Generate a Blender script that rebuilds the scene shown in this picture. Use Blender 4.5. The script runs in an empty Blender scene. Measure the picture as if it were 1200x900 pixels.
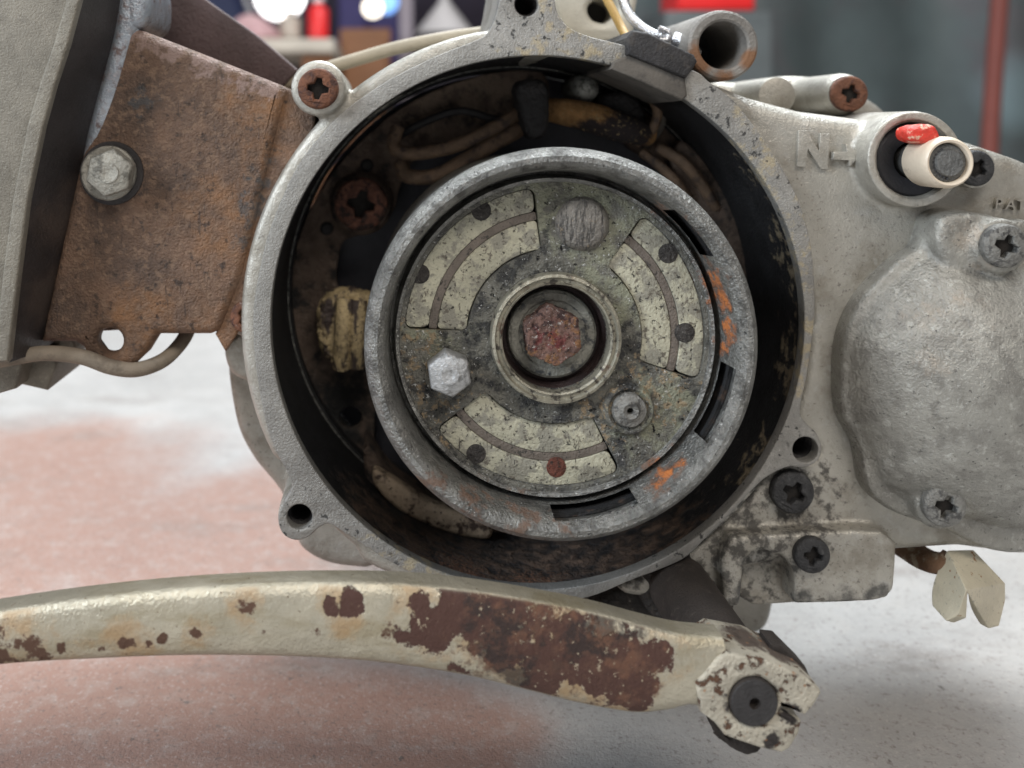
import bpy, bmesh, math, random
from mathutils import Vector, Matrix
random.seed(7)
R = math.radians
scene = bpy.context.scene
col = scene.collection

# ------------------------------------------------------------------ camera
# metres; the casing's gasket face is the plane y = 0, the camera stands 0.22 m in front of it
D, F, H = 0.22, 1100.0, 0.151          # distance, focal length in photo pixels, camera height
VX, VY = 450.0, 150.0                  # photo pixel straight ahead of the lens (rising/shifted lens)
cam = bpy.data.cameras.new('camera')
cam_o = bpy.data.objects.new('camera', cam); col.objects.link(cam_o)
cam_o.location = (0, -D, H); cam_o.rotation_euler = (R(90), 0, 0)
cam.sensor_width = 36; cam.lens = 36 * F / 1200
cam.shift_x = (600 - VX) / 1200; cam.shift_y = -(450 - VY) / 1200
cam.clip_start = 0.01; cam.clip_end = 50
cam.dof.use_dof = True; cam.dof.focus_distance = 0.207; cam.dof.aperture_fstop = 11.5
scene.camera = cam_o

# ------------------------------------------------------------------ light
world = bpy.data.worlds.new('World'); scene.world = world; world.use_nodes = True
bg = world.node_tree.nodes['Background']
bg.inputs['Color'].default_value = (0.95, 0.95, 1.0, 1); bg.inputs['Strength'].default_value = 0.21

def area(name, loc, target, size, power, color):
    l = bpy.data.lights.new(name, 'AREA'); l.shape = 'RECTANGLE'
    l.size, l.size_y = size; l.energy = power; l.color = color
    o = bpy.data.objects.new(name, l); col.objects.link(o); o.location = loc
    o.rotation_euler = (Vector(target) - Vector(loc)).to_track_quat('-Z', 'Y').to_euler()
    return o
area('window_behind', (0.2, 0.42, 1.0), (0.05, 0, 0.08), (0.8, 0.5), 21, (0.9, 0.96, 1.0))
area('window_side', (-0.9, -0.45, 0.6), (-0.02, -0.03, 0.06), (0.35, 0.5), 13.0, (0.82, 0.91, 1.0))
area('front_fill', (0.15, -0.75, 0.95), (0.05, 0, 0.1), (0.8, 0.25), 7.6, (1.0, 0.93, 0.84))  # added warm fill lamp that brightens the front faces

vs = scene.view_settings
vs.view_transform = 'Standard'; vs.look = 'None'; vs.gamma = 1; vs.use_curve_mapping = False; vs.exposure = 0.0

# ------------------------------------------------------------------ helpers: coordinates
def sc(y): return (D + y / 1000) / F                       # metres per photo pixel at depth y (mm)
def P(px, py, y):                                          # photo pixel + depth in mm -> point
    s = sc(y); return Vector(((px - VX) * s, y / 1000, H + (VY - py) * s))
U = 0.0002                                                 # metres per pixel on the gasket plane

# ------------------------------------------------------------------ helpers: materials
def mat(name, base, rough=0.5, metal=0.0, var=0.12, vscale=90, layers=(), bumps=((1800, 0.00012),), spec=0.5):
    m = bpy.data.materials.new(name); m.use_nodes = True
    nt = m.node_tree; ns = nt.nodes; lk = nt.links
    bsdf = ns['Principled BSDF']; bsdf.inputs['Specular IOR Level'].default_value = spec
    geo = ns.new('ShaderNodeNewGeometry'); pos = geo.outputs['Position']; nrm = geo.outputs['Normal']
    def val(x):
        n = ns.new('ShaderNodeValue'); n.outputs[0].default_value = x; return n.outputs[0]
    def math_(op, a, b=None, clamp=False):
        n = ns.new('ShaderNodeMath'); n.operation = op; n.use_clamp = clamp
        for i, v in enumerate((a, b)):
            if v is None: continue
            if isinstance(v, (int, float)): n.inputs[i].default_value = v
            else: lk.new(v, n.inputs[i])
        return n.outputs[0]
    def noise(scale, detail=5, rgh=0.6, seed=0.0, stretch=None, dist=0.0):
        v = pos
        mp = ns.new('ShaderNodeMapping'); lk.new(v, mp.inputs['Vector'])
        mp.inputs['Location'].default_value = (seed * 1.31, seed * 0.77, seed * 0.53)
        if stretch:
            mp.inputs['Scale'].default_value = stretch[:3]
            if len(stretch) > 3: mp.inputs['Rotation'].default_value = (0, R(stretch[3]), 0)
        n = ns.new('ShaderNodeTexNoise'); lk.new(mp.outputs[0], n.inputs['Vector'])
        n.inputs['Scale'].default_value = scale; n.inputs['Detail'].default_value = detail
        n.inputs['Roughness'].default_value = rgh; n.inputs['Distortion'].default_value = dist
        return n.outputs['Fac']
    def ramp(x, lo, hi):
        n = ns.new('ShaderNodeMapRange'); n.interpolation_type = 'SMOOTHSTEP'
        lk.new(x, n.inputs['Value']); n.inputs['From Min'].default_value = lo; n.inputs['From Max'].default_value = hi
        return n.outputs['Result']
    def mixc(f, a, b):
        n = ns.new('ShaderNodeMix'); n.data_type = 'RGBA'
        lk.new(f, n.inputs[0])
        for i, v in ((6, a), (7, b)):
            if isinstance(v, tuple): n.inputs[i].default_value = (*v, 1)
            else: lk.new(v, n.inputs[i])
        return n.outputs[2]
    def mixf(f, a, b):
        n = ns.new('ShaderNodeMix'); n.data_type = 'FLOAT'; lk.new(f, n.inputs[0])
        for i, v in ((2, a), (3, b)):
            if isinstance(v, (int, float)): n.inputs[i].default_value = v
            else: lk.new(v, n.inputs[i])
        return n.outputs[0]
    lo = tuple(max(0, c * (1 - var)) for c in base); hi = tuple(min(1, c * (1 + var)) for c in base)
    c = mixc(ramp(noise(vscale, 7, 0.65, seed=hash_(name)), 0.3, 0.7), lo, hi)
    r = val(rough); me = val(metal)
    h = None
    for i, L in enumerate(layers):
        nz = noise(L.get('scale', 200), L.get('detail', 6), L.get('nr', 0.65), seed=L.get('seed', i * 3.7 + hash_(name)),
                   stretch=L.get('stretch'), dist=L.get('dist', 0.0))
        if 'at' in L:
            best = None
            for (px, py, y, rad) in L['at']:
                n = ns.new('ShaderNodeVectorMath'); n.operation = 'DISTANCE'
                lk.new(pos, n.inputs[0]); n.inputs[1].default_value = P(px, py, y)
                d = math_('SUBTRACT', 1.0, math_('DIVIDE', n.outputs['Value'], rad * sc(y)))
                best = d if best is None else math_('MAXIMUM', best, d)
            if 'cap' in L: best = math_('MINIMUM', best, L['cap'])
            x = math_('ADD', best, math_('MULTIPLY', math_('SUBTRACT', nz, 0.5), L.get('amp', 2.0)))
            f = ramp(x, L.get('lo', 0.0), L.get('hi', 0.25))
        else:
            f = ramp(nz, L.get('lo', 0.5), L.get('hi', 0.6))
        if L.get('front'):
            sx = ns.new('ShaderNodeSeparateXYZ'); lk.new(nrm, sx.inputs[0])
            f = math_('MULTIPLY', f, ramp(math_('MULTIPLY', sx.outputs['Y'], -1.0), 0.45, 0.85))
        if L.get('k', 1) != 1: f = math_('MULTIPLY', f, L['k'])
        c = mixc(f, c, L['color'])
        if 'rough' in L: r = mixf(f, r, L['rough'])
        if 'metal' in L: me = mixf(f, me, L['metal'])
        if 'h' in L:
            hh = math_('MULTIPLY', f, L['h']); h = hh if h is None else math_('ADD', h, hh)
    r = mixf(noise(900, 4, 0.6, seed=5), math_('SUBTRACT', r, 0.1), math_('ADD', r, 0.1))
    lk.new(c, bsdf.inputs['Base Color']); lk.new(r, bsdf.inputs['Roughness']); lk.new(me, bsdf.inputs['Metallic'])
    for (s_, d_) in bumps:
        hh = math_('MULTIPLY', noise(s_, 5, 0.6, seed=s_ * 0.01), d_)
        h = hh if h is None else math_('ADD', h, hh)
    if h is not None:
        b = ns.new('ShaderNodeBump'); b.inputs['Strength'].default_value = 1.0; b.inputs['Distance'].default_value = 1.9
        lk.new(h, b.inputs['Height']); lk.new(b.outputs[0], bsdf.inputs['Normal'])
    return m
def hash_(s): return (sum((i + 1) * ord(ch) for i, ch in enumerate(s)) % 97) * 0.37

# ------------------------------------------------------------------ helpers: objects
def finish(me, angle=38, smooth=True):
    me.validate()
    if smooth:
        me.shade_smooth()
        if angle: me.set_sharp_from_angle(angle=R(angle))
    return me
def link(name, me, m=None, parent=None, label=None):
    o = bpy.data.objects.new(name, me); col.objects.link(o)
    if m is not None and len(me.materials) == 0: me.materials.append(m)
    if parent is not None:
        o.parent = parent
        if parent.type == 'EMPTY': o.matrix_parent_inverse = Matrix.Translation(-parent.location)
    if label: o['label'] = label
    return o
def tag(o, label, cat, group=None):
    o['label'] = label; o['category'] = cat
    if group: o['group'] = group
    return o
def empty(name, loc, label, cat):
    o = bpy.data.objects.new(name, None); col.objects.link(o); o.location = loc; o.empty_display_size = 0.02
    return tag(o, label, cat)

def smooth_pts(pts, n=6):                                   # closed Catmull-Rom through pixel points
    out = []; N = len(pts)
    for i in range(N):
        p0, p1, p2, p3 = (Vector(pts[(i + j - 1) % N]) for j in range(4))
        for k in range(n):
            t = k / n
            out.append(tuple(0.5 * ((2 * p1) + (p2 - p0) * t + (2 * p0 - 5 * p1 + 4 * p2 - p3) * t * t + (3 * p1 - p0 - 3 * p2 + p3) * t ** 3)))
    return out
def circ(cx, cy, r, n=40): return [(cx + r * math.cos(2 * math.pi * i / n), cy + r * math.sin(2 * math.pi * i / n)) for i in range(n)]
def flat_mesh(loops, y0, y1, bev=0.0003, res=2):            # loops: lists of (X, Z) in metres; y in metres (y0 front)
    cu = bpy.data.curves.new('tmp', 'CURVE'); cu.dimensions = '2D'; cu.fill_mode = 'BOTH'
    h = (y1 - y0) / 2
    bev = min(bev, h * 0.98)
    cu.extrude = h - bev; cu.bevel_depth = bev; cu.bevel_resolution = res; cu.offset = -bev
    for lp in loops:
        sp = cu.splines.new('POLY'); sp.points.add(len(lp) - 1); sp.use_cyclic_u = True
        for p, (x, z) in zip(sp.points, lp): p.co = (x, z, 0, 1)
    ob = bpy.data.objects.new('tmp', cu)
    me = bpy.data.meshes.new_from_object(ob)
    bpy.data.objects.remove(ob); bpy.data.curves.remove(cu)
    me.transform(Matrix(((1, 0, 0, 0), (0, 0, -1, (y0 + y1) / 2), (0, 1, 0, 0), (0, 0, 0, 1))))
    bm = bmesh.new(); bm.from_mesh(me); bmesh.ops.remove_doubles(bm, verts=bm.verts, dist=1e-6)
    bmesh.ops.recalc_face_normals(bm, faces=bm.faces); bm.to_mesh(me); bm.free()
    me.materials.clear()
    return me
def px_loops(loops, y):
    out = []
    for lp in loops:
        out.append([(P(a, b, y).x, P(a, b, y).z) for a, b in lp])
    return out
def plate_me(outer, y0, y1, bev=0.3, holes=(), smooth=True, n=6, res=2, extra=()):
    lp = [smooth_pts(outer, n) if smooth else list(outer)] + [list(h) for h in holes]
    return flat_mesh(px_loops(lp, y0) + list(extra), y0 / 1000, y1 / 1000, bev / 1000, res)
def plate(name, outer, y0, y1, m, parent, bev=0.3, holes=(), smooth=True, n=6, res=2, label=None, angle=38):
    return link(name, finish(plate_me(outer, y0, y1, bev, holes, smooth, n, res), angle), m, parent, label)

def lathe_me(c, prof, seg=96, skip=None, close=False):      # c: axis (X, Z) metres; prof: (r m, y m)
    bm = bmesh.new(); rings = []
    for r, y in prof:
        if r < 1e-7: rings.append([bm.verts.new((c[0], y, c[1]))])
        else: rings.append([bm.verts.new((c[0] + r * math.cos(2 * math.pi * i / seg), y, c[1] + r * math.sin(2 * math.pi * i / seg))) for i in range(seg)])
    pairs = list(zip(rings[:-1], rings[1:]))
    if close: pairs.append((rings[-1], rings[0]))
    for k, (a, b) in enumerate(pairs):
        for i in range(seg):
            if skip and skip(k, (i + 0.5) * 360 / seg): continue
            j = (i + 1) % seg
            if len(a) == 1 and len(b) == 1: continue
            if len(a) == 1: bm.faces.new((a[0], b[j], b[i]))
            elif len(b) == 1: bm.faces.new((a[i], a[j], b[0]))
            else: bm.faces.new((a[i], a[j], b[j], b[i]))
    bmesh.ops.recalc_face_normals(bm, faces=bm.faces)
    me = bpy.data.meshes.new('lathe'); bm.to_mesh(me); bm.free()
    return me
def lathe(name, px, py, y, prof, m, parent, seg=64, angle=38, label=None, **kw):
    """prof: (radius in photo px as seen at depth y, depth mm)"""
    p = P(px, py, y); s = sc(y)
    return link(name, finish(lathe_me((p.x, p.z), [(r * s, d / 1000) for r, d in prof], seg, **kw), angle), m, parent, label)
def disc_prof(r, y0, y1, b=0.4, bp=2):                      # closed solid disc: radius px, front, back, bevel mm / px
    return [(0, y0), (r - bp, y0), (r - bp * 0.3, y0 + b * 0.3), (r, y0 + b), (r, y1), (0, y1)]
def tube_me(pts, rad, seg=12, flat=1.0):                    # pts: world Vectors (smoothed here)
    N = len(pts); path = []
    for i in range(N - 1):
        p0 = pts[max(i - 1, 0)]; p1 = pts[i]; p2 = pts[i + 1]; p3 = pts[min(i + 2, N - 1)]
        for k in range(8):
            t = k / 8
            path.append(0.5 * ((2 * p1) + (p2 - p0) * t + (2 * p0 - 5 * p1 + 4 * p2 - p3) * t * t + (3 * p1 - p0 - 3 * p2 + p3) * t ** 3))
    path.append(pts[-1].copy())
    bm = bmesh.new(); prev = None; M = len(path); up = Vector((0.3, 1, 0.2)).normalized()
    for i, p in enumerate(path):
        t = (path[min(i + 1, M - 1)] - path[max(i - 1, 0)]).normalized()
        a = (up - t * up.dot(t)).normalized(); b = t.cross(a); up = a
        r = rad(i / (M - 1)) if callable(rad) else rad
        ring = [bm.verts.new(p + a * (r * flat * math.cos(2 * math.pi * k / seg)) + b * (r * math.sin(2 * math.pi * k / seg))) for k in range(seg)]
        if prev:
            for k in range(seg): bm.faces.new((prev[k], prev[(k + 1) % seg], ring[(k + 1) % seg], ring[k]))
        else: bm.faces.new(ring[::-1])
        prev = ring
    bm.faces.new(prev); bmesh.ops.recalc_face_normals(bm, faces=bm.faces)
    me = bpy.data.meshes.new('tube'); bm.to_mesh(me); bm.free(); return me
def tube(name, pts, rad, m, parent=None, seg=12, flat=1.0, label=None):
    return link(name, finish(tube_me([P(*p) for p in pts], rad, seg, flat), 50), m, parent, label)
def soft_me(parts, voxel=0.0006, it=6, noise_amp=0.0):       # cast body: solids merged, fillets grown by smoothing
    bm = bmesh.new()
    for me in parts: bm.from_mesh(me)
    me = bpy.data.meshes.new('soft'); bm.to_mesh(me); bm.free()
    o = bpy.data.objects.new('tmp', me); col.objects.link(o)
    r = o.modifiers.new('r', 'REMESH'); r.mode = 'VOXEL'; r.voxel_size = voxel
    s = o.modifiers.new('s', 'SMOOTH'); s.factor = 0.5; s.iterations = it
    dg = bpy.context.evaluated_depsgraph_get()
    out = bpy.data.meshes.new_from_object(o.evaluated_get(dg))
    bpy.data.objects.remove(o)
    out.materials.clear(); out.shade_smooth()
    return out
def cyl(px, py, r, y0, y1, hole=None, b=0.5):                # closed tube/cylinder for soft bodies, px at y0
    return plate_me(circ(px, py, r, 48), y0, y1, b, [circ(px, py, hole, 40)] if hole else (), smooth=False)

# ------------------------------------------------------------------ materials
ALU = (0.42, 0.40, 0.355)
m_cast = mat('cast_aluminium', ALU, 0.36, 0.5, 0.12, 60, layers=[
    dict(color=(0.22, 0.195, 0.155), scale=85, lo=0.46, hi=0.70, k=0.75, rough=0.5),
    dict(color=(0.46, 0.45, 0.42), scale=240, lo=0.56, hi=0.66, k=0.5, rough=0.3),
    dict(color=(0.25, 0.225, 0.19), scale=520, lo=0.57, hi=0.70, k=0.4, rough=0.7),
    dict(color=(0.10, 0.09, 0.075), scale=260, lo=0.655, hi=0.69, k=0.7, rough=0.7, stretch=(1.0, 1, 2.6, 35)),
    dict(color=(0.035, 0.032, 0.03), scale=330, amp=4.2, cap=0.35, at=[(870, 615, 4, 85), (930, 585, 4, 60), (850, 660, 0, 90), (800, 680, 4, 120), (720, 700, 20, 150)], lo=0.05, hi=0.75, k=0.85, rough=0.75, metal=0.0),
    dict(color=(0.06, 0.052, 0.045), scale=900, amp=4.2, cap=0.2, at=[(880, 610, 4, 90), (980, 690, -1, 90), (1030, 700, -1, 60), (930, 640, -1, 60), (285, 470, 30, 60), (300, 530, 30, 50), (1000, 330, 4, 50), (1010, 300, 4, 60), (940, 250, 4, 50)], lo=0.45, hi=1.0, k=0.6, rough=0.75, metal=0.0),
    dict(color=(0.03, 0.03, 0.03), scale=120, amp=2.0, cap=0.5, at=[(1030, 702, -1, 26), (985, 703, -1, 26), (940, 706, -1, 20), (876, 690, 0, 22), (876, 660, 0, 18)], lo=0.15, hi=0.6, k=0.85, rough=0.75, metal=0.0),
], bumps=((2200, 0.00010), (800, 0.00009), (260, 0.00012)))
m_rim = mat('gasket_face', (0.30, 0.29, 0.27), 0.5, 0.45, 0.2, 150, layers=[
    dict(color=(0.19, 0.183, 0.17), scale=300, lo=0.47, hi=0.70, k=0.7, rough=0.6),
    dict(color=(0.42, 0.34, 0.20), scale=260, amp=3.6, cap=0.3, at=[(900, 190, 0, 80), (945, 300, 0, 70), (950, 400, 0, 70), (690, 60, 0, 90), (470, 660, 0, 70)], lo=0.25, hi=0.8, k=0.65, metal=0.0),
    dict(color=(0.02, 0.02, 0.02), scale=480, amp=4.4, cap=0.22, at=[(617, 25, 0, 60), (655, 36, 0, 40), (350, 610, 0, 50), (944, 527, 0, 40), (860, 600, 0, 50), (800, 650, 0, 50), (440, 640, 0, 60), (700, 60, 0, 30), (850, 115, 0, 40), (890, 160, 0, 35), (930, 230, 0, 40)], lo=0.55, hi=0.85, k=0.9, rough=0.8, metal=0.0),
    dict(color=(0.50, 0.49, 0.46), scale=1300, lo=0.60, hi=0.70, k=0.45),
], bumps=((2000, 0.00018), (700, 0.00014)))
m_cover = mat('gear_cover_alloy', (0.30, 0.29, 0.26), 0.34, 0.4, 0.16, 70, layers=[
    dict(color=(0.20, 0.19, 0.17), scale=200, lo=0.46, hi=0.64, k=0.8),
    dict(color=(0.50, 0.49, 0.45), scale=420, lo=0.54, hi=0.68, k=0.5),
    dict(color=(0.40, 0.31, 0.23), scale=130, amp=3.0, cap=0.3, at=[(1120, 385, -14, 60), (1135, 285, -6, 40)], lo=0.2, hi=0.9, k=0.5),
    dict(color=(0.085, 0.08, 0.075), scale=800, lo=0.60, hi=0.68, k=0.75, rough=0.7),
    dict(color=(0.05, 0.048, 0.045), scale=420, lo=0.66, hi=0.70, k=0.8, rough=0.7, stretch=(1, 1, 2.2, 20)),
], bumps=((1600, 0.00016), (600, 0.00012), (200, 0.0002)))
m_bore = mat('sooty_bore', (0.012, 0.012, 0.013), 0.6, 0.0, 0.4, 150, layers=[
    dict(color=(0.12, 0.078, 0.055), scale=260, amp=3.0, cap=0.5, at=[(520, 670, 8, 110), (640, 680, 8, 120), (760, 640, 8, 80), (440, 600, 12, 60)], lo=-0.1, hi=0.9, rough=0.9, h=0.0008),
    dict(color=(0.20, 0.16, 0.105), scale=300, amp=4.0, cap=0.4, at=[(940, 300, 3, 60), (930, 430, 3, 60), (880, 540, 3, 50), (910, 200, 3, 50)], lo=0.2, hi=0.7, k=0.8, rough=0.9, h=0.0003),
    dict(color=(0.20, 0.10, 0.06), scale=900, amp=3.0, at=[(540, 675, 5, 90), (620, 690, 4, 80)], lo=0.6, hi=1.0, rough=0.95, h=0.0003),
], bumps=((1400, 0.0003),), spec=0.35)
m_stator = mat('stator_plate', (0.15, 0.108, 0.083), 0.72, 0.0, 0.35, 130, layers=[
    dict(color=(0.030, 0.027, 0.026), scale=170, lo=0.48, hi=0.66),
    dict(color=(0.32, 0.24, 0.18), scale=260, amp=3.0, cap=0.5, at=[(560, 105, 44, 55), (500, 130, 44, 40), (830, 190, 44, 45)], lo=0.1, hi=0.7, k=0.7),
    dict(color=(0.24, 0.19, 0.155), scale=500, lo=0.58, hi=0.68, k=0.6),
    dict(color=(0.42, 0.10, 0.04), scale=420, amp=3.0, at=[(865, 258, 44, 26), (855, 235, 44, 14)], lo=0.2, hi=0.5, rough=0.9, h=0.0003),
    dict(color=(0.02, 0.02, 0.02), scale=300, amp=1.6, at=[(380, 520, 44, 90), (400, 470, 44, 60)], lo=0.0, hi=0.8),
], bumps=((1500, 0.0004), (500, 0.0004)), spec=0.4)
m_back = mat('dark_case_wall', (0.06, 0.06, 0.072), 0.45, 0.1, 0.2, 100, bumps=((900, 0.0001),), spec=0.4)
m_coil = mat('oily_cream_coil', (0.40, 0.31, 0.17), 0.6, 0.0, 0.25, 200, layers=[
    dict(color=(0.05, 0.035, 0.03), scale=190, lo=0.46, hi=0.58, stretch=(1.6, 1, 0.5)),
    dict(color=(0.015, 0.013, 0.012), scale=1200, lo=0.6, hi=0.66)], bumps=((900, 0.0004),))
m_creamedge = mat('cream_stator_edge', (0.48, 0.37, 0.26), 0.6, 0.0, 0.2, 200, layers=[
    dict(color=(0.06, 0.035, 0.025), scale=230, lo=0.5, hi=0.62),
    dict(color=(0.02, 0.015, 0.012), scale=1500, lo=0.6, hi=0.66)], bumps=((900, 0.0003),))
m_wire = mat('greasy_brown_wire', (0.19, 0.125, 0.08), 0.55, 0.0, 0.3, 200, layers=[
    dict(color=(0.07, 0.05, 0.042), scale=240, lo=0.5, hi=0.65),
    dict(color=(0.26, 0.2, 0.16), scale=2600, lo=0.66, hi=0.7)], bumps=((1800, 0.0003),))
m_black = mat('greasy_black_rubber', (0.024, 0.022, 0.023), 0.6, 0.0, 0.4, 200, layers=[
    dict(color=(0.05, 0.042, 0.036), scale=330, lo=0.55, hi=0.7, k=0.7)], bumps=((1500, 0.0002),))
m_dusty = mat('dusty_rubber', (0.10, 0.088, 0.075), 0.85, 0.0, 0.2, 160, layers=[
    dict(color=(0.045, 0.04, 0.037), scale=200, lo=0.5, hi=0.7)], bumps=((2000, 0.0001),))
m_orange = mat('orange_corrosion', (0.42, 0.23, 0.09), 0.9, 0.0, 0.3, 300, layers=[
    dict(color=(0.04, 0.03, 0.03), scale=240, amp=1.8, at=[(735, 150, 30, 45), (690, 150, 30, 30)], lo=0, hi=0.4),
    dict(color=(0.45, 0.33, 0.16), scale=900, lo=0.58, hi=0.66)], bumps=((1300, 0.0007),))
m_shiny = mat('solder_blob', (0.38, 0.38, 0.35), 0.35, 0.5, 0.2, 300, layers=[
    dict(color=(0.12, 0.12, 0.11), scale=700, lo=0.5, hi=0.6)], bumps=((900, 0.0004),))
# flywheel
m_lip = mat('worn_flywheel_steel', (0.23, 0.228, 0.215), 0.32, 0.7, 0.3, 120, layers=[
    dict(color=(0.078, 0.075, 0.07), scale=260, lo=0.46, hi=0.66, k=0.8, rough=0.5),
    dict(color=(0.26, 0.25, 0.23), scale=500, lo=0.55, hi=0.64, k=0.6),
    dict(color=(0.66, 0.66, 0.64), scale=1300, lo=0.62, hi=0.69, k=0.8, metal=0.0, rough=0.6),
    dict(color=(0.015, 0.015, 0.017), scale=700, lo=0.62, hi=0.68, k=0.8, rough=0.7),
    dict(color=(0.14, 0.075, 0.045), scale=260, amp=4.0, cap=0.4, at=[(500, 562, -23, 34), (550, 588, -23, 36), (610, 602, -23, 36), (660, 604, -23, 30), (790, 240, -20, 34), (838, 320, -18, 40), (770, 545, -22, 34)], lo=0.2, hi=0.7, k=0.8, metal=0.0, rough=0.85),
    dict(color=(0.46, 0.15, 0.04), scale=330, amp=3.0, cap=0.6, at=[(846, 322, -20, 26), (853, 350, -20, 26), (858, 385, -22, 22), (852, 405, -20, 16), (772, 552, -22, 22), (795, 540, -22, 14)], lo=0.15, hi=0.8, metal=0.0, rough=0.9, h=0.0003),
], bumps=((1700, 0.0003), (600, 0.00022)))
m_drum = mat('drum_black', (0.02, 0.02, 0.021), 0.6, 0.1, 0.3, 200, layers=[dict(color=(0.08, 0.05, 0.035), scale=250, lo=0.55, hi=0.7)], bumps=((900, 0.0003),))
m_hub = mat('grimy_hub_plate', (0.165, 0.16, 0.138), 0.5, 0.35, 0.35, 120, layers=[
    dict(color=(0.048, 0.048, 0.05), scale=190, lo=0.47, hi=0.66, k=0.85, rough=0.6),
    dict(color=(0.30, 0.305, 0.22), scale=200, amp=3.6, cap=0.4, at=[(640, 225, -18, 70), (700, 235, -18, 80), (730, 330, -18, 60), (505, 390, -18, 40), (770, 490, -18, 60)], lo=0.0, hi=0.7, k=0.8, rough=0.6),
    dict(color=(0.30, 0.22, 0.13), scale=480, amp=4.5, cap=0.3, at=[(490, 405, -18, 40), (500, 480, -18, 60), (770, 455, -18, 50), (705, 490, -18, 40)], lo=0.3, hi=0.7, k=0.8, metal=0.0),
    dict(color=(0.016, 0.017, 0.021), scale=260, amp=4.0, cap=0.35, at=[(600, 320, -18, 70), (645, 475, -18, 90), (560, 400, -18, 50), (500, 560, -18, 80), (470, 470, -18, 60), (720, 410, -18, 60)], lo=0.2, hi=0.7, k=0.75),
    dict(color=(0.70, 0.70, 0.68), scale=1200, lo=0.60, hi=0.68, k=0.8, metal=0.0, rough=0.7, h=0.00006),
    dict(color=(0.006, 0.006, 0.007), scale=800, lo=0.61, hi=0.66, rough=0.8, h=-0.0001),
], bumps=((1600, 0.0005), (600, 0.0004)))
m_cream = mat('cream_arc_plate', (0.42, 0.405, 0.31), 0.5, 0.15, 0.16, 120, layers=[
    dict(color=(0.24, 0.23, 0.195), scale=260, lo=0.47, hi=0.56, k=0.8, metal=0.3),
    dict(color=(0.11, 0.095, 0.075), scale=520, lo=0.57, hi=0.64, k=0.85),
    dict(color=(0.03, 0.028, 0.025), scale=1100, lo=0.61, hi=0.65, k=0.9, h=-0.0001),
    dict(color=(0.04, 0.035, 0.03), scale=420, lo=0.635, hi=0.67, stretch=(2.8, 1, 0.6), k=0.85)], bumps=((1500, 0.00018), (500, 0.0002)))
m_div = mat('brown_divider', (0.16, 0.135, 0.115), 0.55, 0.3, 0.2, 200, layers=[
    dict(color=(0.05, 0.045, 0.04), scale=900, lo=0.56, hi=0.64)], bumps=((1500, 0.0002),))
m_ring = mat('hub_ring_metal', (0.31, 0.29, 0.23), 0.4, 0.55, 0.25, 200, layers=[
    dict(color=(0.08, 0.07, 0.06), scale=420, lo=0.54, hi=0.62),
    dict(color=(0.15, 0.08, 0.06), scale=250, lo=0.58, hi=0.68, k=0.7)], bumps=((1500, 0.0002),))
m_seat = mat('dark_red_brown_seat', (0.030, 0.018, 0.017), 0.5, 0.1, 0.4, 200, bumps=((1400, 0.0003),))
m_washer = mat('pitted_washer', (0.24, 0.235, 0.205), 0.6, 0.4, 0.3, 200, layers=[
    dict(color=(0.085, 0.088, 0.09), scale=330, lo=0.5, hi=0.62),
    dict(color=(0.5, 0.5, 0.47), scale=1900, lo=0.66, hi=0.7)], bumps=((1600, 0.0004),))
m_nut = mat('scaly_rusted_nut', (0.16, 0.09, 0.072), 0.9, 0.0, 0.4, 350, layers=[
    dict(color=(0.045, 0.022, 0.02), scale=420, lo=0.5, hi=0.6),
    dict(color=(0.26, 0.13, 0.06), scale=520, amp=4.2, cap=0.3, at=[(668, 405, -20, 30), (622, 425, -20, 22), (660, 425, -20, 26)], lo=0.25, hi=0.7),
    dict(color=(0.15, 0.02, 0.022), scale=420, amp=3.0, cap=0.4, at=[(645, 395, -20, 22)], lo=0.2, hi=0.55, k=0.7),
    dict(color=(0.45, 0.41, 0.38), scale=1100, lo=0.60, hi=0.645, k=0.85),
    dict(color=(0.012, 0.009, 0.008), scale=1000, lo=0.61, hi=0.66)], bumps=((1500, 0.0008),))
m_bolt = mat('zinc_bolt', (0.40, 0.40, 0.40), 0.42, 0.55, 0.15, 250, layers=[
    dict(color=(0.17, 0.17, 0.165), scale=420, lo=0.5, hi=0.64, k=0.8),
    dict(color=(0.65, 0.65, 0.65), scale=900, lo=0.62, hi=0.68, k=0.6)], bumps=((1400, 0.00022),))
m_dull = mat('dull_bolt', (0.33, 0.315, 0.275), 0.5, 0.5, 0.15, 250, layers=[
    dict(color=(0.10, 0.095, 0.08), scale=380, lo=0.5, hi=0.64, k=0.8),
    dict(color=(0.34, 0.33, 0.30), scale=600, lo=0.58, hi=0.68, k=0.5)], bumps=((1400, 0.00022),))
m_worn = mat('scraped_stud', (0.22, 0.205, 0.185), 0.5, 0.5, 0.2, 250, layers=[
    dict(color=(0.09, 0.085, 0.08), scale=700, lo=0.5, hi=0.6, stretch=(2.2, 1, 0.35, 20)),
    dict(color=(0.34, 0.27, 0.19), scale=500, lo=0.58, hi=0.68, k=0.7)], bumps=((1500, 0.0003),))
m_darkrivet = mat('dark_rivet', (0.045, 0.04, 0.037), 0.7, 0.2, 0.4, 400, layers=[
    dict(color=(0.14, 0.13, 0.12), scale=1200, lo=0.55, hi=0.65, k=0.7)], bumps=((1300, 0.0006),))
m_redrivet = mat('rusted_rivet', (0.13, 0.04, 0.025), 0.85, 0.0, 0.4, 400, layers=[
    dict(color=(0.035, 0.02, 0.015), scale=900, lo=0.52, hi=0.62)], bumps=((1300, 0.0006),))
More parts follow.
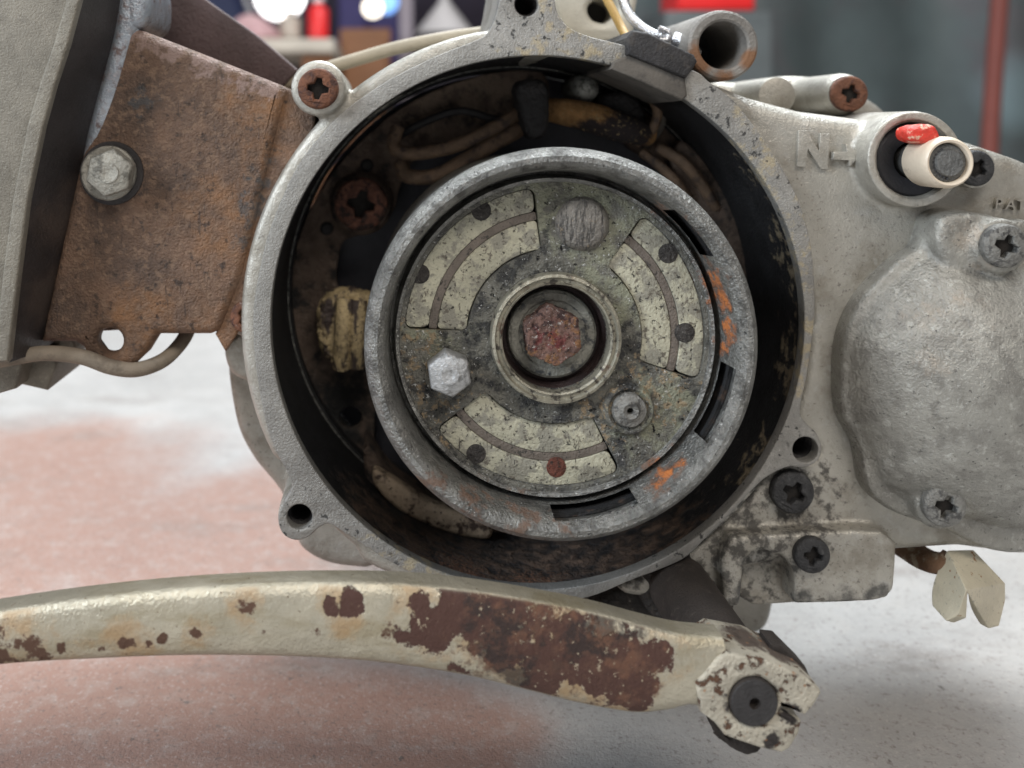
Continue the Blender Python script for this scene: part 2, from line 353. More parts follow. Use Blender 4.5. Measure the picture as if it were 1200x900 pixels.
m_rustscrew = mat('rust_brown_screw', (0.16, 0.065, 0.035), 0.75, 0.15, 0.3, 300, layers=[
    dict(color=(0.07, 0.032, 0.024), scale=420, lo=0.48, hi=0.62),
    dict(color=(0.30, 0.25, 0.22), scale=700, lo=0.62, hi=0.70, k=0.6)], bumps=((1500, 0.0003),))
m_darkscrew = mat('greasy_screw', (0.05, 0.05, 0.052), 0.55, 0.4, 0.3, 300, layers=[
    dict(color=(0.12, 0.12, 0.12), scale=500, lo=0.55, hi=0.68, k=0.6)], bumps=((1500, 0.0003),))
m_stscrew = mat('stator_screw_rust', (0.17, 0.075, 0.05), 0.8, 0.1, 0.4, 250, layers=[
    dict(color=(0.03, 0.02, 0.018), scale=350, lo=0.46, hi=0.6)], bumps=((1100, 0.0004),))
m_greyscrew = mat('oxidised_screw', (0.22, 0.215, 0.20), 0.5, 0.5, 0.2, 300, layers=[
    dict(color=(0.09, 0.088, 0.085), scale=420, lo=0.5, hi=0.62)], bumps=((1500, 0.0003),))
m_grime = mat('oily_black_grime', (0.022, 0.019, 0.017), 0.55, 0.0, 0.4, 120, layers=[
    dict(color=(0.075, 0.06, 0.048), scale=260, lo=0.52, hi=0.66, k=0.8, rough=0.85),
    dict(color=(0.22, 0.20, 0.17), scale=420, lo=0.63, hi=0.68, k=0.7)], bumps=((900, 0.0006), (300, 0.0006)))
m_socket = mat('dirt_in_recess', (0.02, 0.017, 0.015), 0.9, 0, 0.3, 300)
# rusted barrel
m_barrel = mat('rusty_iron_barrel', (0.165, 0.098, 0.064), 0.5, 0.2, 0.3, 45, layers=[
    dict(color=(0.085, 0.058, 0.045), scale=70, amp=3.0, cap=0.5, at=[(200, 150, 4, 170), (140, 250, 4, 110), (150, 340, 4, 100), (70, 360, 4, 70), (110, 300, 4, 60)], lo=0.0, hi=0.9, k=0.8),
    dict(color=(0.30, 0.145, 0.06), scale=70, amp=3.0, cap=0.5, at=[(280, 270, 4, 90), (260, 360, 4, 90), (200, 385, 4, 80), (312, 150, 4, 60)], lo=0.05, hi=0.9, k=0.7),
    dict(color=(0.060, 0.075, 0.085), scale=260, amp=3.6, cap=0.4, at=[(306, 205, 5, 24), (296, 240, 5, 24), (288, 275, 5, 22), (165, 120, 4, 24)], lo=0.3, hi=0.7, k=0.6),
    dict(color=(0.26, 0.17, 0.115), scale=600, lo=0.50, hi=0.64, k=0.6, rough=0.8),
    dict(color=(0.030, 0.022, 0.019), scale=420, lo=0.56, hi=0.68, k=0.75),
    dict(color=(0.045, 0.030, 0.024), scale=260, lo=0.60, hi=0.68, k=0.7, stretch=(3, 1, 0.4)),
    dict(color=(0.30, 0.21, 0.18), scale=420, amp=2.6, cap=0.6, at=[(160, 40, 4, 30), (200, 54, 4, 30), (240, 70, 4, 30), (280, 86, 4, 30), (312, 98, 4, 28)], lo=0.2, hi=0.7, k=0.8),
], bumps=((1700, 0.0004), (600, 0.0003), (200, 0.0002)))
m_bevel = mat('black_painted_flange', (0.028, 0.024, 0.024), 0.42, 0.1, 0.3, 80, layers=[
    dict(color=(0.07, 0.05, 0.04), scale=130, amp=1.8, at=[(60, 260, 6, 60), (45, 340, 6, 60)], lo=0.0, hi=0.9, k=0.8, rough=0.7)], bumps=((1500, 0.0001),))
m_paint = mat('worn_bare_edge', (0.36, 0.395, 0.44), 0.34, 0.8, 0.25, 200, layers=[  # worn bare metal; its bluish glint is partly put into the base colour
    dict(color=(0.36, 0.34, 0.35), scale=700, lo=0.5, hi=0.62, k=0.7),
    dict(color=(0.15, 0.09, 0.075), scale=300, lo=0.52, hi=0.66, k=0.8, rough=0.7)], bumps=((1500, 0.0002),))
m_rearplate = mat('brown_flange', (0.085, 0.055, 0.055), 0.55, 0.15, 0.2, 80, bumps=((1200, 0.0002),))
m_head = mat('grey_head_casting', (0.215, 0.195, 0.16), 0.6, 0.3, 0.16, 60, layers=[
    dict(color=(0.15, 0.135, 0.11), scale=160, lo=0.48, hi=0.68, k=0.7),
    dict(color=(0.32, 0.30, 0.25), scale=1200, lo=0.55, hi=0.66, k=0.5),
    dict(color=(0.09, 0.085, 0.075), scale=700, lo=0.62, hi=0.7, k=0.6)], bumps=((2000, 0.00016), (500, 0.00010)))
# lever
m_chrome = mat('rusty_chrome_lever', (0.46, 0.42, 0.33), 0.34, 0.55, 0.12, 70, layers=[
    dict(color=(0.30, 0.25, 0.155), scale=80, lo=0.46, hi=0.68, k=0.7, rough=0.45, stretch=(0.5, 1, 1.8)),
    dict(front=1, color=(0.36, 0.22, 0.10), scale=130, amp=3.0, cap=0.5, at=[(590, 740, -40, 110), (660, 755, -40, 110), (730, 785, -40, 90), (500, 720, -40, 70), (400, 712, -40, 40), (0, 765, -40, 80), (60, 765, -40, 50), (160, 750, -40, 40), (230, 742, -40, 30), (290, 712, -40, 30)], lo=0.1, hi=0.8, k=0.65, rough=0.6, metal=0.2),
    dict(front=1, color=(0.066, 0.029, 0.021), scale=115, amp=3.2, nr=0.68, cap=0.75, at=[(590, 735, -40, 80), (660, 752, -40, 92), (715, 780, -40, 76), (540, 712, -40, 50), (490, 703, -40, 26), (505, 742, -40, 34), (470, 744, -40, 18), (385, 709, -40, 17), (410, 706, -40, 20), (740, 800, -40, 46), (640, 790, -40, 50), (765, 770, -40, 30)], lo=0.30, hi=0.42, rough=0.85, metal=0.0, h=-0.0001),
    dict(color=(0.085, 0.042, 0.025), scale=230, amp=3.2, cap=0.8, at=[(0, 765, -40, 52), (40, 772, -40, 30), (75, 754, -40, 15), (150, 750, -40, 17), (190, 748, -40, 10), (175, 752, -40, 10), (230, 742, -40, 13), (290, 712, -40, 13), (372, 740, -40, 11), (455, 745, -40, 16), (120, 760, -40, 11), (310, 738, -40, 8)], lo=0.32, hi=0.55, rough=0.85, metal=0.0),
    dict(front=1, color=(0.024, 0.015, 0.013), scale=170, amp=3.4, cap=0.5, at=[(600, 765, -40, 50), (570, 735, -40, 40), (690, 735, -40, 50), (740, 740, -40, 30)], lo=0.2, hi=0.6, k=0.85, rough=0.8, metal=0.0),
    dict(front=1, color=(0.15, 0.07, 0.04), scale=230, amp=4.0, cap=0.4, at=[(725, 750, -40, 60), (620, 715, -40, 50), (745, 790, -40, 50), (560, 785, -40, 40), (660, 730, -40, 50)], lo=0.3, hi=0.9, k=0.7, rough=0.8),
    dict(color=(0.44, 0.37, 0.26), scale=700, amp=5.0, cap=0.3, at=[(660, 770, -40, 60), (640, 745, -40, 50), (590, 722, -40, 40), (745, 765, -40, 50), (490, 715, -40, 30), (700, 815, -40, 50)], lo=0.85, hi=1.1, k=0.8),
    dict(color=(0.13, 0.08, 0.05), scale=900, lo=0.64, hi=0.68, k=0.7, rough=0.7),
    dict(front=1, color=(0.10, 0.05, 0.033), scale=420, amp=4.0, cap=0.4, at=[(590, 740, -40, 90), (670, 760, -40, 100), (730, 790, -40, 60)], lo=0.4, hi=0.9, k=0.6, rough=0.9),
], bumps=((1400, 0.00012), (400, 0.00016)))
m_clamp = mat('flaking_clamp', (0.46, 0.42, 0.34), 0.5, 0.3, 0.14, 120, layers=[
    dict(color=(0.10, 0.05, 0.028), scale=330, lo=0.56, hi=0.62, rough=0.85, metal=0.0, h=-0.0002),
    dict(color=(0.028, 0.022, 0.02), scale=260, amp=2.0, at=[(883, 822, -41, 42), (925, 836, -41, 22), (905, 868, -41, 18)], lo=0.25, hi=0.5, rough=0.8, metal=0.0),
    dict(color=(0.085, 0.062, 0.048), scale=200, amp=1.4, at=[(905, 765, -33, 40), (870, 755, -33, 40), (940, 790, -35, 20), (835, 760, -35, 20)], lo=0.15, hi=0.5, rough=0.9, metal=0.0, h=0.0002),
    dict(color=(0.33, 0.15, 0.06), scale=600, lo=0.62, hi=0.68, k=0.8)], bumps=((1300, 0.0003),))
m_shaft = mat('grimy_shaft', (0.030, 0.023, 0.019), 0.75, 0.1, 0.3, 120, layers=[
    dict(color=(0.075, 0.06, 0.05), scale=500, lo=0.56, hi=0.68, k=0.6)], bumps=((2000, 0.0003),))
m_shaftend = mat('dark_shaft_end', (0.045, 0.042, 0.042), 0.6, 0.4, 0.2, 300, bumps=((1800, 0.0002),))
m_tab = mat('cream_painted_tab', (0.50, 0.45, 0.34), 0.45, 0.05, 0.1, 120, layers=[
    dict(color=(0.25, 0.12, 0.05), scale=420, lo=0.63, hi=0.68, rough=0.8),
    dict(color=(0.20, 0.19, 0.17), scale=900, lo=0.6, hi=0.66, k=0.6)], bumps=((1500, 0.0001),))
m_arm = mat('rusty_arm', (0.14, 0.075, 0.04), 0.7, 0.2, 0.3, 200, layers=[dict(color=(0.3, 0.25, 0.18), scale=300, lo=0.5, hi=0.65)], bumps=((1500, 0.0002),))
m_seal = mat('seal_rubber', (0.022, 0.022, 0.026), 0.5, 0.0, 0.25, 200, bumps=((1500, 0.0001),))
m_collar = mat('ivory_plastic_collar', (0.66, 0.56, 0.44), 0.4, 0.0, 0.05, 150, layers=[
    dict(color=(0.40, 0.33, 0.25), scale=300, lo=0.6, hi=0.7, k=0.6)], bumps=((1200, 0.00005),))
m_red = mat('red_paint_blob', (0.62, 0.045, 0.028), 0.35, 0.0, 0.15, 250, layers=[
    dict(color=(0.72, 0.42, 0.30), scale=420, lo=0.54, hi=0.6)], bumps=((700, 0.0003),))
m_spline = mat('grey_splined_shaft', (0.15, 0.15, 0.145), 0.5, 0.6, 0.2, 300, bumps=((1500, 0.0003),))
m_tubeend = mat('rusty_tube_steel', (0.24, 0.225, 0.205), 0.55, 0.4, 0.2, 120, layers=[
    dict(color=(0.20, 0.10, 0.05), scale=200, amp=1.6, at=[(818, 70, 5, 26), (850, 92, 5, 20), (880, 70, 5, 20)], lo=0.1, hi=0.7, rough=0.8, metal=0.0)], bumps=((1500, 0.0002),))
m_hose = mat('dusty_hose', (0.23, 0.19, 0.145), 0.7, 0.0, 0.15, 120, layers=[
    dict(color=(0.13, 0.105, 0.08), scale=180, lo=0.5, hi=0.65, k=0.7)], bumps=((1800, 0.0001),))
m_cable = mat('beige_cable', (0.36, 0.31, 0.23), 0.6, 0.0, 0.1, 120, bumps=((1800, 0.0001),))
m_yellow = mat('yellow_wire_plastic', (0.55, 0.36, 0.12), 0.45, 0.0, 0.1, 200)
m_silver = mat('bright_clip_steel', (0.6, 0.6, 0.62), 0.25, 0.9, 0.1, 200)
m_ivory = mat('pale_intake_alloy', (0.58, 0.55, 0.47), 0.45, 0.1, 0.1, 100, bumps=((1200, 0.0001),))

# ------------------------------------------------------------------ the setting
def concrete():
    m = mat('pale_concrete', (0.40, 0.385, 0.37), 0.75, 0.0, 0.14, 14, layers=[
        dict(color=(0.33, 0.185, 0.14), scale=9, amp=1.2, cap=0.6, at=[(60, 900, 10, 560), (-300, 760, 80, 600), (250, 720, 130, 330), (0, 690, 160, 380), (430, 880, 5, 260)], lo=0.0, hi=0.5, k=0.85),  # pinkish warm light in front of the engine, put into the concrete colour
        dict(color=(0.21, 0.18, 0.16), scale=30, lo=0.52, hi=0.72, k=0.5, stretch=(0.6, 1.4, 1)),
        dict(color=(0.45, 0.42, 0.39), scale=160, lo=0.46, hi=0.72, k=0.35),
        dict(color=(0.17, 0.14, 0.125), scale=750, lo=0.54, hi=0.68, k=0.6),
        dict(color=(0.13, 0.115, 0.105), scale=240, lo=0.665, hi=0.70, k=0.75, stretch=(1, 0.6, 1)),
        dict(color=(0.54, 0.50, 0.47), scale=1000, lo=0.54, hi=0.68, k=0.45)],
        bumps=((1500, 0.00013), (420, 0.00010)), spec=0.3)
    return m
def sheet(name, corners, m, sub=1):
    me = bpy.data.meshes.new(name); me.from_pydata(corners, [], [tuple(range(len(corners)))]); me.materials.append(m)
    o = bpy.data.objects.new(name, me); col.objects.link(o); return o
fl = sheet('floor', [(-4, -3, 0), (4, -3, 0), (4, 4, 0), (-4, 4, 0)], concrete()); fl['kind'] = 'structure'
m_wall = mat('dim_workshop_wall', (0.10, 0.085, 0.12), 0.9, 0, 0.2, 3, bumps=())
wl = sheet('wall_back', [(-4, 2.4, 0), (4, 2.4, 0), (4, 2.4, 3), (-4, 2.4, 3)], m_wall); wl['kind'] = 'structure'

# ------------------------------------------------------------------ engine
E = empty('engine', (0.045, 0.05, 0), 'worn grey aluminium motorcycle engine with dark open flywheel standing on concrete floor', 'engine')

BC = (630, 378); BR = 313                                   # bore on the gasket plane
bc = P(*BC, 0)
def bcirc(r, n=96): return [(bc.x + r * U * math.cos(2 * math.pi * i / n), bc.z + r * U * math.sin(2 * math.pi * i / n)) for i in range(n)]
def polar(a, r): return (BC[0] + r * math.cos(R(a)), BC[1] - r * math.sin(R(a)))

# --- crankcase casting: bosses, flange and body grown together
flange = []
for i in range(120):
    a = i * 3
    if a <= 60: r = 330
    elif a <= 100: r = 336 + (a - 60) * 0.3
    elif a <= 235: r = 349
    elif a <= 262: r = 349 - (a - 235) * 1.0
    else: r = 322
    if 208 < a < 232: r = 341
    flange.append(polar(a, r))
arcR = [polar(a, 321) for a in range(-74, 62, 4)]
right_body = [(806, 108), (822, 106), (845, 100), (883, 114), (943, 130), (1013, 139), (1073, 150), (1147, 168), (1200, 186), (1290, 225),
              (1330, 330), (1330, 560), (1290, 640), (1200, 652), (1125, 642), (1060, 646), (1000, 650), (930, 655), (870, 668), (835, 690), (780, 704), (735, 700)] + arcR
parts = [
    flat_mesh([px_loops([flange], 1.5)[0], bcirc(BR + 4)], 0.0015, 0.048, 0.0022),
    plate_me([(a, b + (24 if 2 <= i < 10 else 0)) for i, (a, b) in enumerate(right_body)], 4, 60, 2.2, [circ(944, 527, 15)], smooth=False, res=3),
    plate_me([(826, 106), (837, 96), (883, 114), (943, 130), (1013, 139), (1073, 150), (1147, 168), (1200, 186), (1290, 225), (1320, 300), (1200, 300), (1000, 290), (952, 280), (927, 225), (887, 168), (846, 124)], 4, 60, 4.6, smooth=False, res=4),
    cyl(1073, 187, 57, -3, 30, 44), cyl(1073, 187, 45, 6, 30),
    cyl(373, 103, 33, -1, 48, None, 1.2), cyl(287, 371, 24, 7, 45, None, 1.0),
    cyl(351, 606, 26, 1, 40, 15, 0.6), cyl(617, 5, 30, 1, 40, 14, 0.6), cyl(944, 527, 19, 1, 20, 15),
    plate_me([(556, 60), (575, 40), (585, 0), (590, -30), (600, -60), (632, -60), (645, -30), (652, 10), (672, 40), (700, 56), (640, 66)], 1.5, 40, 1.0, [circ(617, 5, 14)], smooth=False),
    flat_mesh([px_loops([smooth_pts([(330, 200), (292, 300), (268, 400), (266, 432), (270, 467), (279, 507), (297, 541), (328, 580), (345, 622), (352, 645), (385, 664), (440, 672), (520, 690)], 6)[:-12]], 25)[0]
               + [(bc.x + 328 * U * math.cos(R(a)), bc.z + 328 * U * math.sin(R(a))) for a in range(252, 480, 6)], bcirc(BR + 6)], 0.025, 0.075, 0.003),
    plate_me([(262, 412), (275, 390), (300, 390), (300, 445), (272, 440)], 16, 50, 2.0),
    # lower right block and the panel inside its recess
    plate_me([(858, 630), (1000, 622), (1034, 624), (1052, 637), (1049, 690), (1040, 702), (1020, 706), (931, 709), (931, 668), (918, 652), (895, 645), (880, 650), (872, 664), (868, 712), (850, 712), (846, 660)], -1, 35, 0.9, smooth=False),
    plate_me([(868, 646), (940, 646), (940, 707), (884, 711), (866, 700)], 7, 35, 0.8, smooth=False),
    # kick shaft boss, sump, drain foot
    plate_me([(852, 680), (905, 684), (907, 722), (893, 744), (862, 744), (848, 720)], 45, 75, 3),
    # ridge along the top
    plate_me([(800, 92), (870, 96), (930, 88), (985, 96), (1040, 128), (1045, 160), (820, 160)], 44, 80, 4),
]
crank = link('crankcase', soft_me(parts, 0.0006, 5), m_cast, E)

link('kick_boss', soft_me([cyl(796, 690, 46, 4, 40, None, 1.5), plate_me([(690, 716), (740, 690), (800, 668), (850, 640), (862, 720), (800, 760), (700, 760)], 10, 40, 2)], 0.0008, 6), m_grime, crank)
link('sump', finish(plate_me([(470, 600), (840, 600), (870, 650), (862, 700), (850, 742), (470, 742)], 62, 130, 4, smooth=False)), m_grime, crank)

# --- gasket rim (machined face)
rim_out = [(740, 56), (720, 50), (692, 43), (668, 33), (655, 18), (650, 0), (647, -25), (638, -44), (617, -50), (596, -43), (588, -22), (585, 0), (581, 18), (572, 38), (556, 48), (530, 58), (500, 71), (450, 97), (400, 133), (375, 160), (350, 193), (333, 227), (316, 270), (308, 300), (300, 340), (297, 370), (298, 410), (303, 450), (312, 497), (324, 530), (338, 556), (342, 572), (332, 590), (326, 608), (331, 625), (345, 633), (360, 630), (372, 620), (385, 614), (400, 622), (443, 650), (483, 672), (520, 688), (570, 703), (630, 710), (690, 700), (740, 680), (775, 667), (804, 653), (828, 630), (855, 604), (879, 577), (900, 558), (925, 547), (943, 548), (958, 540), (963, 525), (957, 508), (944, 495), (938, 480), (947, 433), (954, 380), (955, 345), (951, 290), (940, 245), (925, 212), (905, 178), (880, 143), (858, 116), (830, 95), (812, 82)]
def open_smooth(pts, n=5):
    o = smooth_pts(pts, n); return o[:(len(pts) - 1) * n + 1]
rim_loop = open_smooth(rim_out) + [(803, 88), (801, 98)] + [polar(a, BR + (1.2 * math.sin(a * 0.9) if 120 < a < 330 else 0)) for a in [57 - 2.5 * k for k in range(0, 138)] if a > -288] + [(733, 70), (740, 66)]
rim = link('gasket_rim', finish(flat_mesh(px_loops([rim_loop, circ(351, 606, 15), circ(944, 527, 15), circ(617, 5, 14)], 0), 0, 0.0035, 0.0003)), m_rim, E)

# --- bore wall with its thin bright seam
def bl(name, prof, m, seg=128, angle=30): return link(name, finish(lathe_me((bc.x, bc.z), [(r * U, y / 1000) for r, y in prof], seg), angle), m, crank)
bl('bore_wall', [(BR + 1.5, 1.5), (BR + 1, 20), (BR, 39), (BR - 4, 39.6), (BR - 5, 56), (BR + 6, 56), (BR + 6, 2.2), (BR + 1.5, 1.5)], m_bore)
bl('seam_ring', [(BR - 0.2, 38.6), (BR - 1.6, 38.5), (BR - 1.6, 38.9), (BR - 0.2, 38.9)], m_shiny)
bl('inner_wall', [(0, 54), (BR - 6, 54), (BR - 6, 55.5), (0, 55.5)], m_back)
for (px, py, r, y0, y1) in ((351, 606, 15, 14, 16), (944, 527, 15, 12, 14), (617, 5, 14, 16, 18)):
    lathe('threaded_hole', px, py, 1, [(r + 1, 2), (r - 1, 2.5)] + [(r - 1 - 2 * (k % 2), 3 + k * 0.6) for k in range(16)] + [(0, 13)], m_black, crank, 32)

# --- screws: one mesh, copied
def cross(w, l):
    b = w * 1.55; a = w * 0.85
    return [(a, l), (b, b), (l, a), (l, -a), (b, -b), (a, -l), (-a, -l), (-b, -b), (-l, -a), (-l, a), (-b, b), (-a, l)]
def screw_base():
    me = flat_mesh([[(math.cos(2 * math.pi * i / 48), math.sin(2 * math.pi * i / 48)) for i in range(48)],
                    cross(0.14, 0.52)], -0.35, 0.3, 0.13, 3)
    bm = bmesh.new(); bm.from_mesh(me)
    for v in bm.verts:                                       # slight dome
        if v.co.y < 0: v.co.y += 0.16 * (v.co.x ** 2 + v.co.z ** 2)
    r = bmesh.ops.create_circle(bm, cap_ends=True, radius=0.7, segments=16, matrix=Matrix.Translation((0, 0.12, 0)) @ Matrix.Rotation(R(90), 4, 'X'))
    for f in bm.faces:
        if all(abs(v.co.y - 0.12) < 1e-6 for v in f.verts): f.material_index = 1
    bm.to_mesh(me); bm.free()
    return finish(me, 40)
screw_me = screw_base()
screw_cache = {}
def screw(px, py, y, r, m, parent, rot=0, label=None, name='screw'):
    if m.name not in screw_cache:
        c = screw_me.copy(); c.materials.append(m); c.materials.append(m_socket); screw_cache[m.name] = c
    o = link(name, screw_cache[m.name], None, parent, label)
    o.location = P(px, py, y); s = r * sc(y); o.scale = (s, s, s); o.rotation_euler = (0, R(rot), 0)
    return o
screw(373, 104, -2.4, 24, m_rustscrew, crank, 8)
screw(289, 371, 5.6, 19, m_rustscrew, crank, 40)
screw(928, 576, 2.6, 25, m_darkscrew, crank, 30)
screw(951, 650, -2.0, 21, m_darkscrew, crank, 10)
screw(1143, 197, -1.2, 21, m_darkscrew, crank, 32)
lathe('screw_boss', 1143, 197, 0.5, disc_prof(24, 0.5, 6), m_cast, crank, 40)

plate('boss_face', circ(1073, 187, 56, 64), -3.5, 2, m_cast, crank, 0.5, [circ(1073, 187, 46, 56)], smooth=False)
# --- raised lettering
body_y = 4.0
letterN = [(936, 153), (946, 153), (960, 177), (961.5, 156), (972.5, 157), (970.5, 198.5), (962, 198), (947, 174), (944, 196), (934, 195)]
plate('raised_letter', letterN, body_y - 1.0, body_y + 2, m_cast, crank, 0.12, smooth=False)
plate('raised_arrow', [(977, 178), (993, 178), (991, 169), (1010, 181), (996, 195), (995, 188), (977, 187)], body_y - 1.9, body_y + 2, m_cast, crank, 0.12, smooth=False)
def text_me(body, px, py, y, hpx, depth):
    cu = bpy.data.curves.new('t', 'FONT'); cu.body = body; cu.size = 1; cu.extrude = 0.07; cu.offset = 0.004; cu.space_character = 1.12
    o = bpy.data.objects.new('t', cu); me = bpy.data.meshes.new_from_object(o); bpy.data.objects.remove(o)
    s = hpx * sc(y) / 0.72; p = P(px, py, y)
    me.transform(Matrix.Translation(p) @ Matrix.Rotation(R(6), 4, 'Y') @ Matrix(((s, 0, 0, 0), (0, 0, -depth / 1000 / 0.07, 0), (0, s, 0, 0), (0, 0, 0, 1))))
    me.materials.clear(); return me
for ch, px in (('P', 1162), ('A', 1174.5), ('T', 1187)):
    link('raised_letter', text_me(ch, px, 244 + (px - 1162) * 0.06, body_y, 13, 1.1), m_cast, crank)

# --- flywheel
AX = (634, 375); ax = P(*AX, 0)
def fl_me(prof, seg=180, **kw): return finish(lathe_me((ax.x, ax.z), [(r * U, y / 1000) for r, y in prof], seg, **kw), 30)
slots = [(-33, -8), (30, 50), (269, 296)]
def in_slot(k, a):
    if k != 10: return False
    return any(s0 <= a <= s1 or s0 <= a - 360 <= s1 for s0, s1 in slots)
fw = link('flywheel', fl_me([(192, 30), (192, -20.5), (203.5, -21.0), (205, -21.8), (205, -24.0), (203.6, -25.2), (200.5, -26.2), (196.5, -26.9), (191, -27.0), (186, -26.3), (183, -25.2), (178.8, -18.6), (177.5, -14.2), (175, -14.0), (174, -14.4), (173.4, -17.0), (171.5, -18.4), (168, -18.2), (166, -17.0), (160, -16.5)], skip=in_slot), m_lip, E)
link('drum', fl_me([(191, 29), (191, -19.5), (187, -19.5), (187, 29)]), m_drum, fw)
link('drum_floor', fl_me([(186, -6), (60, -6), (60, -8), (186, -8), (186, -6)]), m_drum, fw)

def A2(theta, r): return (ax.x + r * U * math.cos(R(theta)), ax.z + r * U * math.sin(R(theta)))
def kidney(t0, t1, r0, r1, c=7):
    out = []
    def corner(tc, rc, a0):                                   # rounded corner in local polar frame
        for k in range(6):
            a = R(a0 + 90 * k / 5)
            dr = c * math.cos(a); dt = c * math.sin(a)
            r = rc + dr; out.append(A2(tc + math.degrees(dt / max(r, 1)), r))
    d0 = math.degrees(c / r0); d1 = math.degrees(c / r1)
    def arc(r, a, b, n=26):
        for k in range(1, n): out.append(A2(a + (b - a) * k / n, r))
    corner(t0 + d1, r1 - c, -90) if False else None
    # outer arc ccw, end corner, inner arc cw, start corner
    seq = []
    arc(r1, t0 + d1, t1 - d1)
    corner(t1 - d1, r1 - c, 0)
    corner(t1 - d0, r0 + c, 90)
    arc(r0, t1 - d0, t0 + d0)
    corner(t0 + d0, r0 + c, 180)
    corner(t0 + d1, r1 - c, 270)
    return out
wins = [(98, 177), (-17, 54), (218, 296)]
PY = -17.6
hub_loops = [[A2(i * 2, 172) for i in range(180)]] + [kidney(a, b, 94, 162.5, 9) for a, b in wins] + [[A2(i * 5, 57) for i in range(72)]]
hub = link('hub_plate', finish(flat_mesh(hub_loops, PY / 1000, (PY + 3.0) / 1000, 0.00022)), m_hub, fw)
for a, b in wins:
    link('arc_cover', finish(flat_mesh([kidney(a + 0.6, b - 0.6, 136, 161.5, 7)], (PY + 0.7) / 1000, (PY + 2.5) / 1000, 0.0002)), m_cream, fw)
    link('arc_cover', finish(flat_mesh([kidney(a + 0.6, b - 0.6, 95, 126.5, 4)], (PY + 0.8) / 1000, (PY + 2.5) / 1000, 0.0002)), m_cream, fw)
    link('divider_strip', finish(flat_mesh([kidney(a + 0.3, b - 0.3, 126.8, 135.7, 2)], (PY + 1.0) / 1000, (PY + 2.5) / 1000, 0.0001)), m_div, fw)
# rivets
for px, py, m in ((564, 247, m_darkrivet), (492, 321, m_darkrivet), (783, 297, m_darkrivet), (803, 390, m_darkrivet), (558, 532, m_darkrivet), (652, 548, m_redrivet)):
    lathe('rivet', px, py, PY + 0.6, [(0, PY + 0.35), (6, PY + 0.3), (9, PY + 0.5), (11.5, PY + 0.6), (12.5, PY + 1.5), (0, PY + 1.6)], m, fw, 20)
# worn stud, threaded boss
lathe('stud', 684, 263, PY - 1.5, [(0, PY - 1.7), (24, PY - 1.7), (28, PY - 1.2), (34, PY + 0.5), (34, PY + 1)], m_worn, fw, 48)
lathe('stud_boss', 737, 480, PY - 1, [(15, PY - 0.6), (22, PY - 0.7), (25, PY - 1.4), (28, PY - 1.3), (31, PY - 0.4), (33, PY + 0.8), (15, PY + 0.8)], m_hub, fw, 48)
lathe('stud', 738, 481, PY - 1.6, [(3.5, PY - 0.8), (4, PY - 2.2), (9, PY - 2.6), (13, PY - 2.0), (19, PY - 1.8), (20.5, PY - 1.2), (20.5, PY + 1)], m_greyscrew, fw, 40)
# hub ring, seat, washer, rusty nut
def ax_l(name, prof, m, parent, seg=96): return link(name, finish(lathe_me((ax.x, ax.z), [(r * U, y / 1000) for r, y in prof], seg), 30), m, parent)
ax_l('hub_ring', [(57, -14), (57, -18.6), (58, -19.6), (60, -19.9), (61, -19.4), (64, -19.4), (66, -20.2), (69, -20.0), (70.2, -19.2), (70.5, -16)], m_ring, fw)
ax_l('hub_seat', [(57.2, -16.5), (53, -13.2), (0, -13), (0, -12), (57.2, -12)], m_seat, fw)
ax_l('washer', [(0, -14.8), (36, -15.0), (38, -15.4), (45, -15.5), (48, -15.0), (49, -14.0), (49, -13), (0, -13)], m_washer, fw)
def hexagon(cx, cy, r, rot): return [(cx + r * math.cos(R(60 * i + rot)), cy + r * math.sin(R(60 * i + rot))) for i in range(6)]
def rounded(poly, c=0.12):
    out = []; n = len(poly)
    for i in range(n):
        p = Vector(poly[i]); a = Vector(poly[i - 1]); b = Vector(poly[(i + 1) % n])
        out.append(tuple(p.lerp(a, c))); out.append(tuple(p.lerp(p.lerp(a, c).lerp(p.lerp(b, c), 0.5), 0.55))); out.append(tuple(p.lerp(b, c)))
    return out
from mathutils import noise as mnoise
def rough_up(me, amp, seed, voxel=0.0003):
    me = soft_me([me], voxel, 2)
    off = Vector((seed * 1.7, seed * 0.9, seed * 2.3))
    nr = [x.vector.copy() for x in me.vertex_normals]
    new = []
    for v, q in zip(me.vertices, nr):
        n = mnoise.fractal(v.co * 900 + off, 1.0, 2.0, 4) + 0.8 * mnoise.fractal(v.co * 350 + off, 1.0, 2.0, 3)
        new.extend(v.co + q * (n * amp))
    me.vertices.foreach_set('co', new); me.update()
    return me
link('nut', finish(rough_up(plate_me(rounded(hexagon(649, 395, 36, 84), 0.06), -20.3, -14.5, 0.5, smooth=False), 0.00028, 3, 0.0002), 60), m_nut, fw)
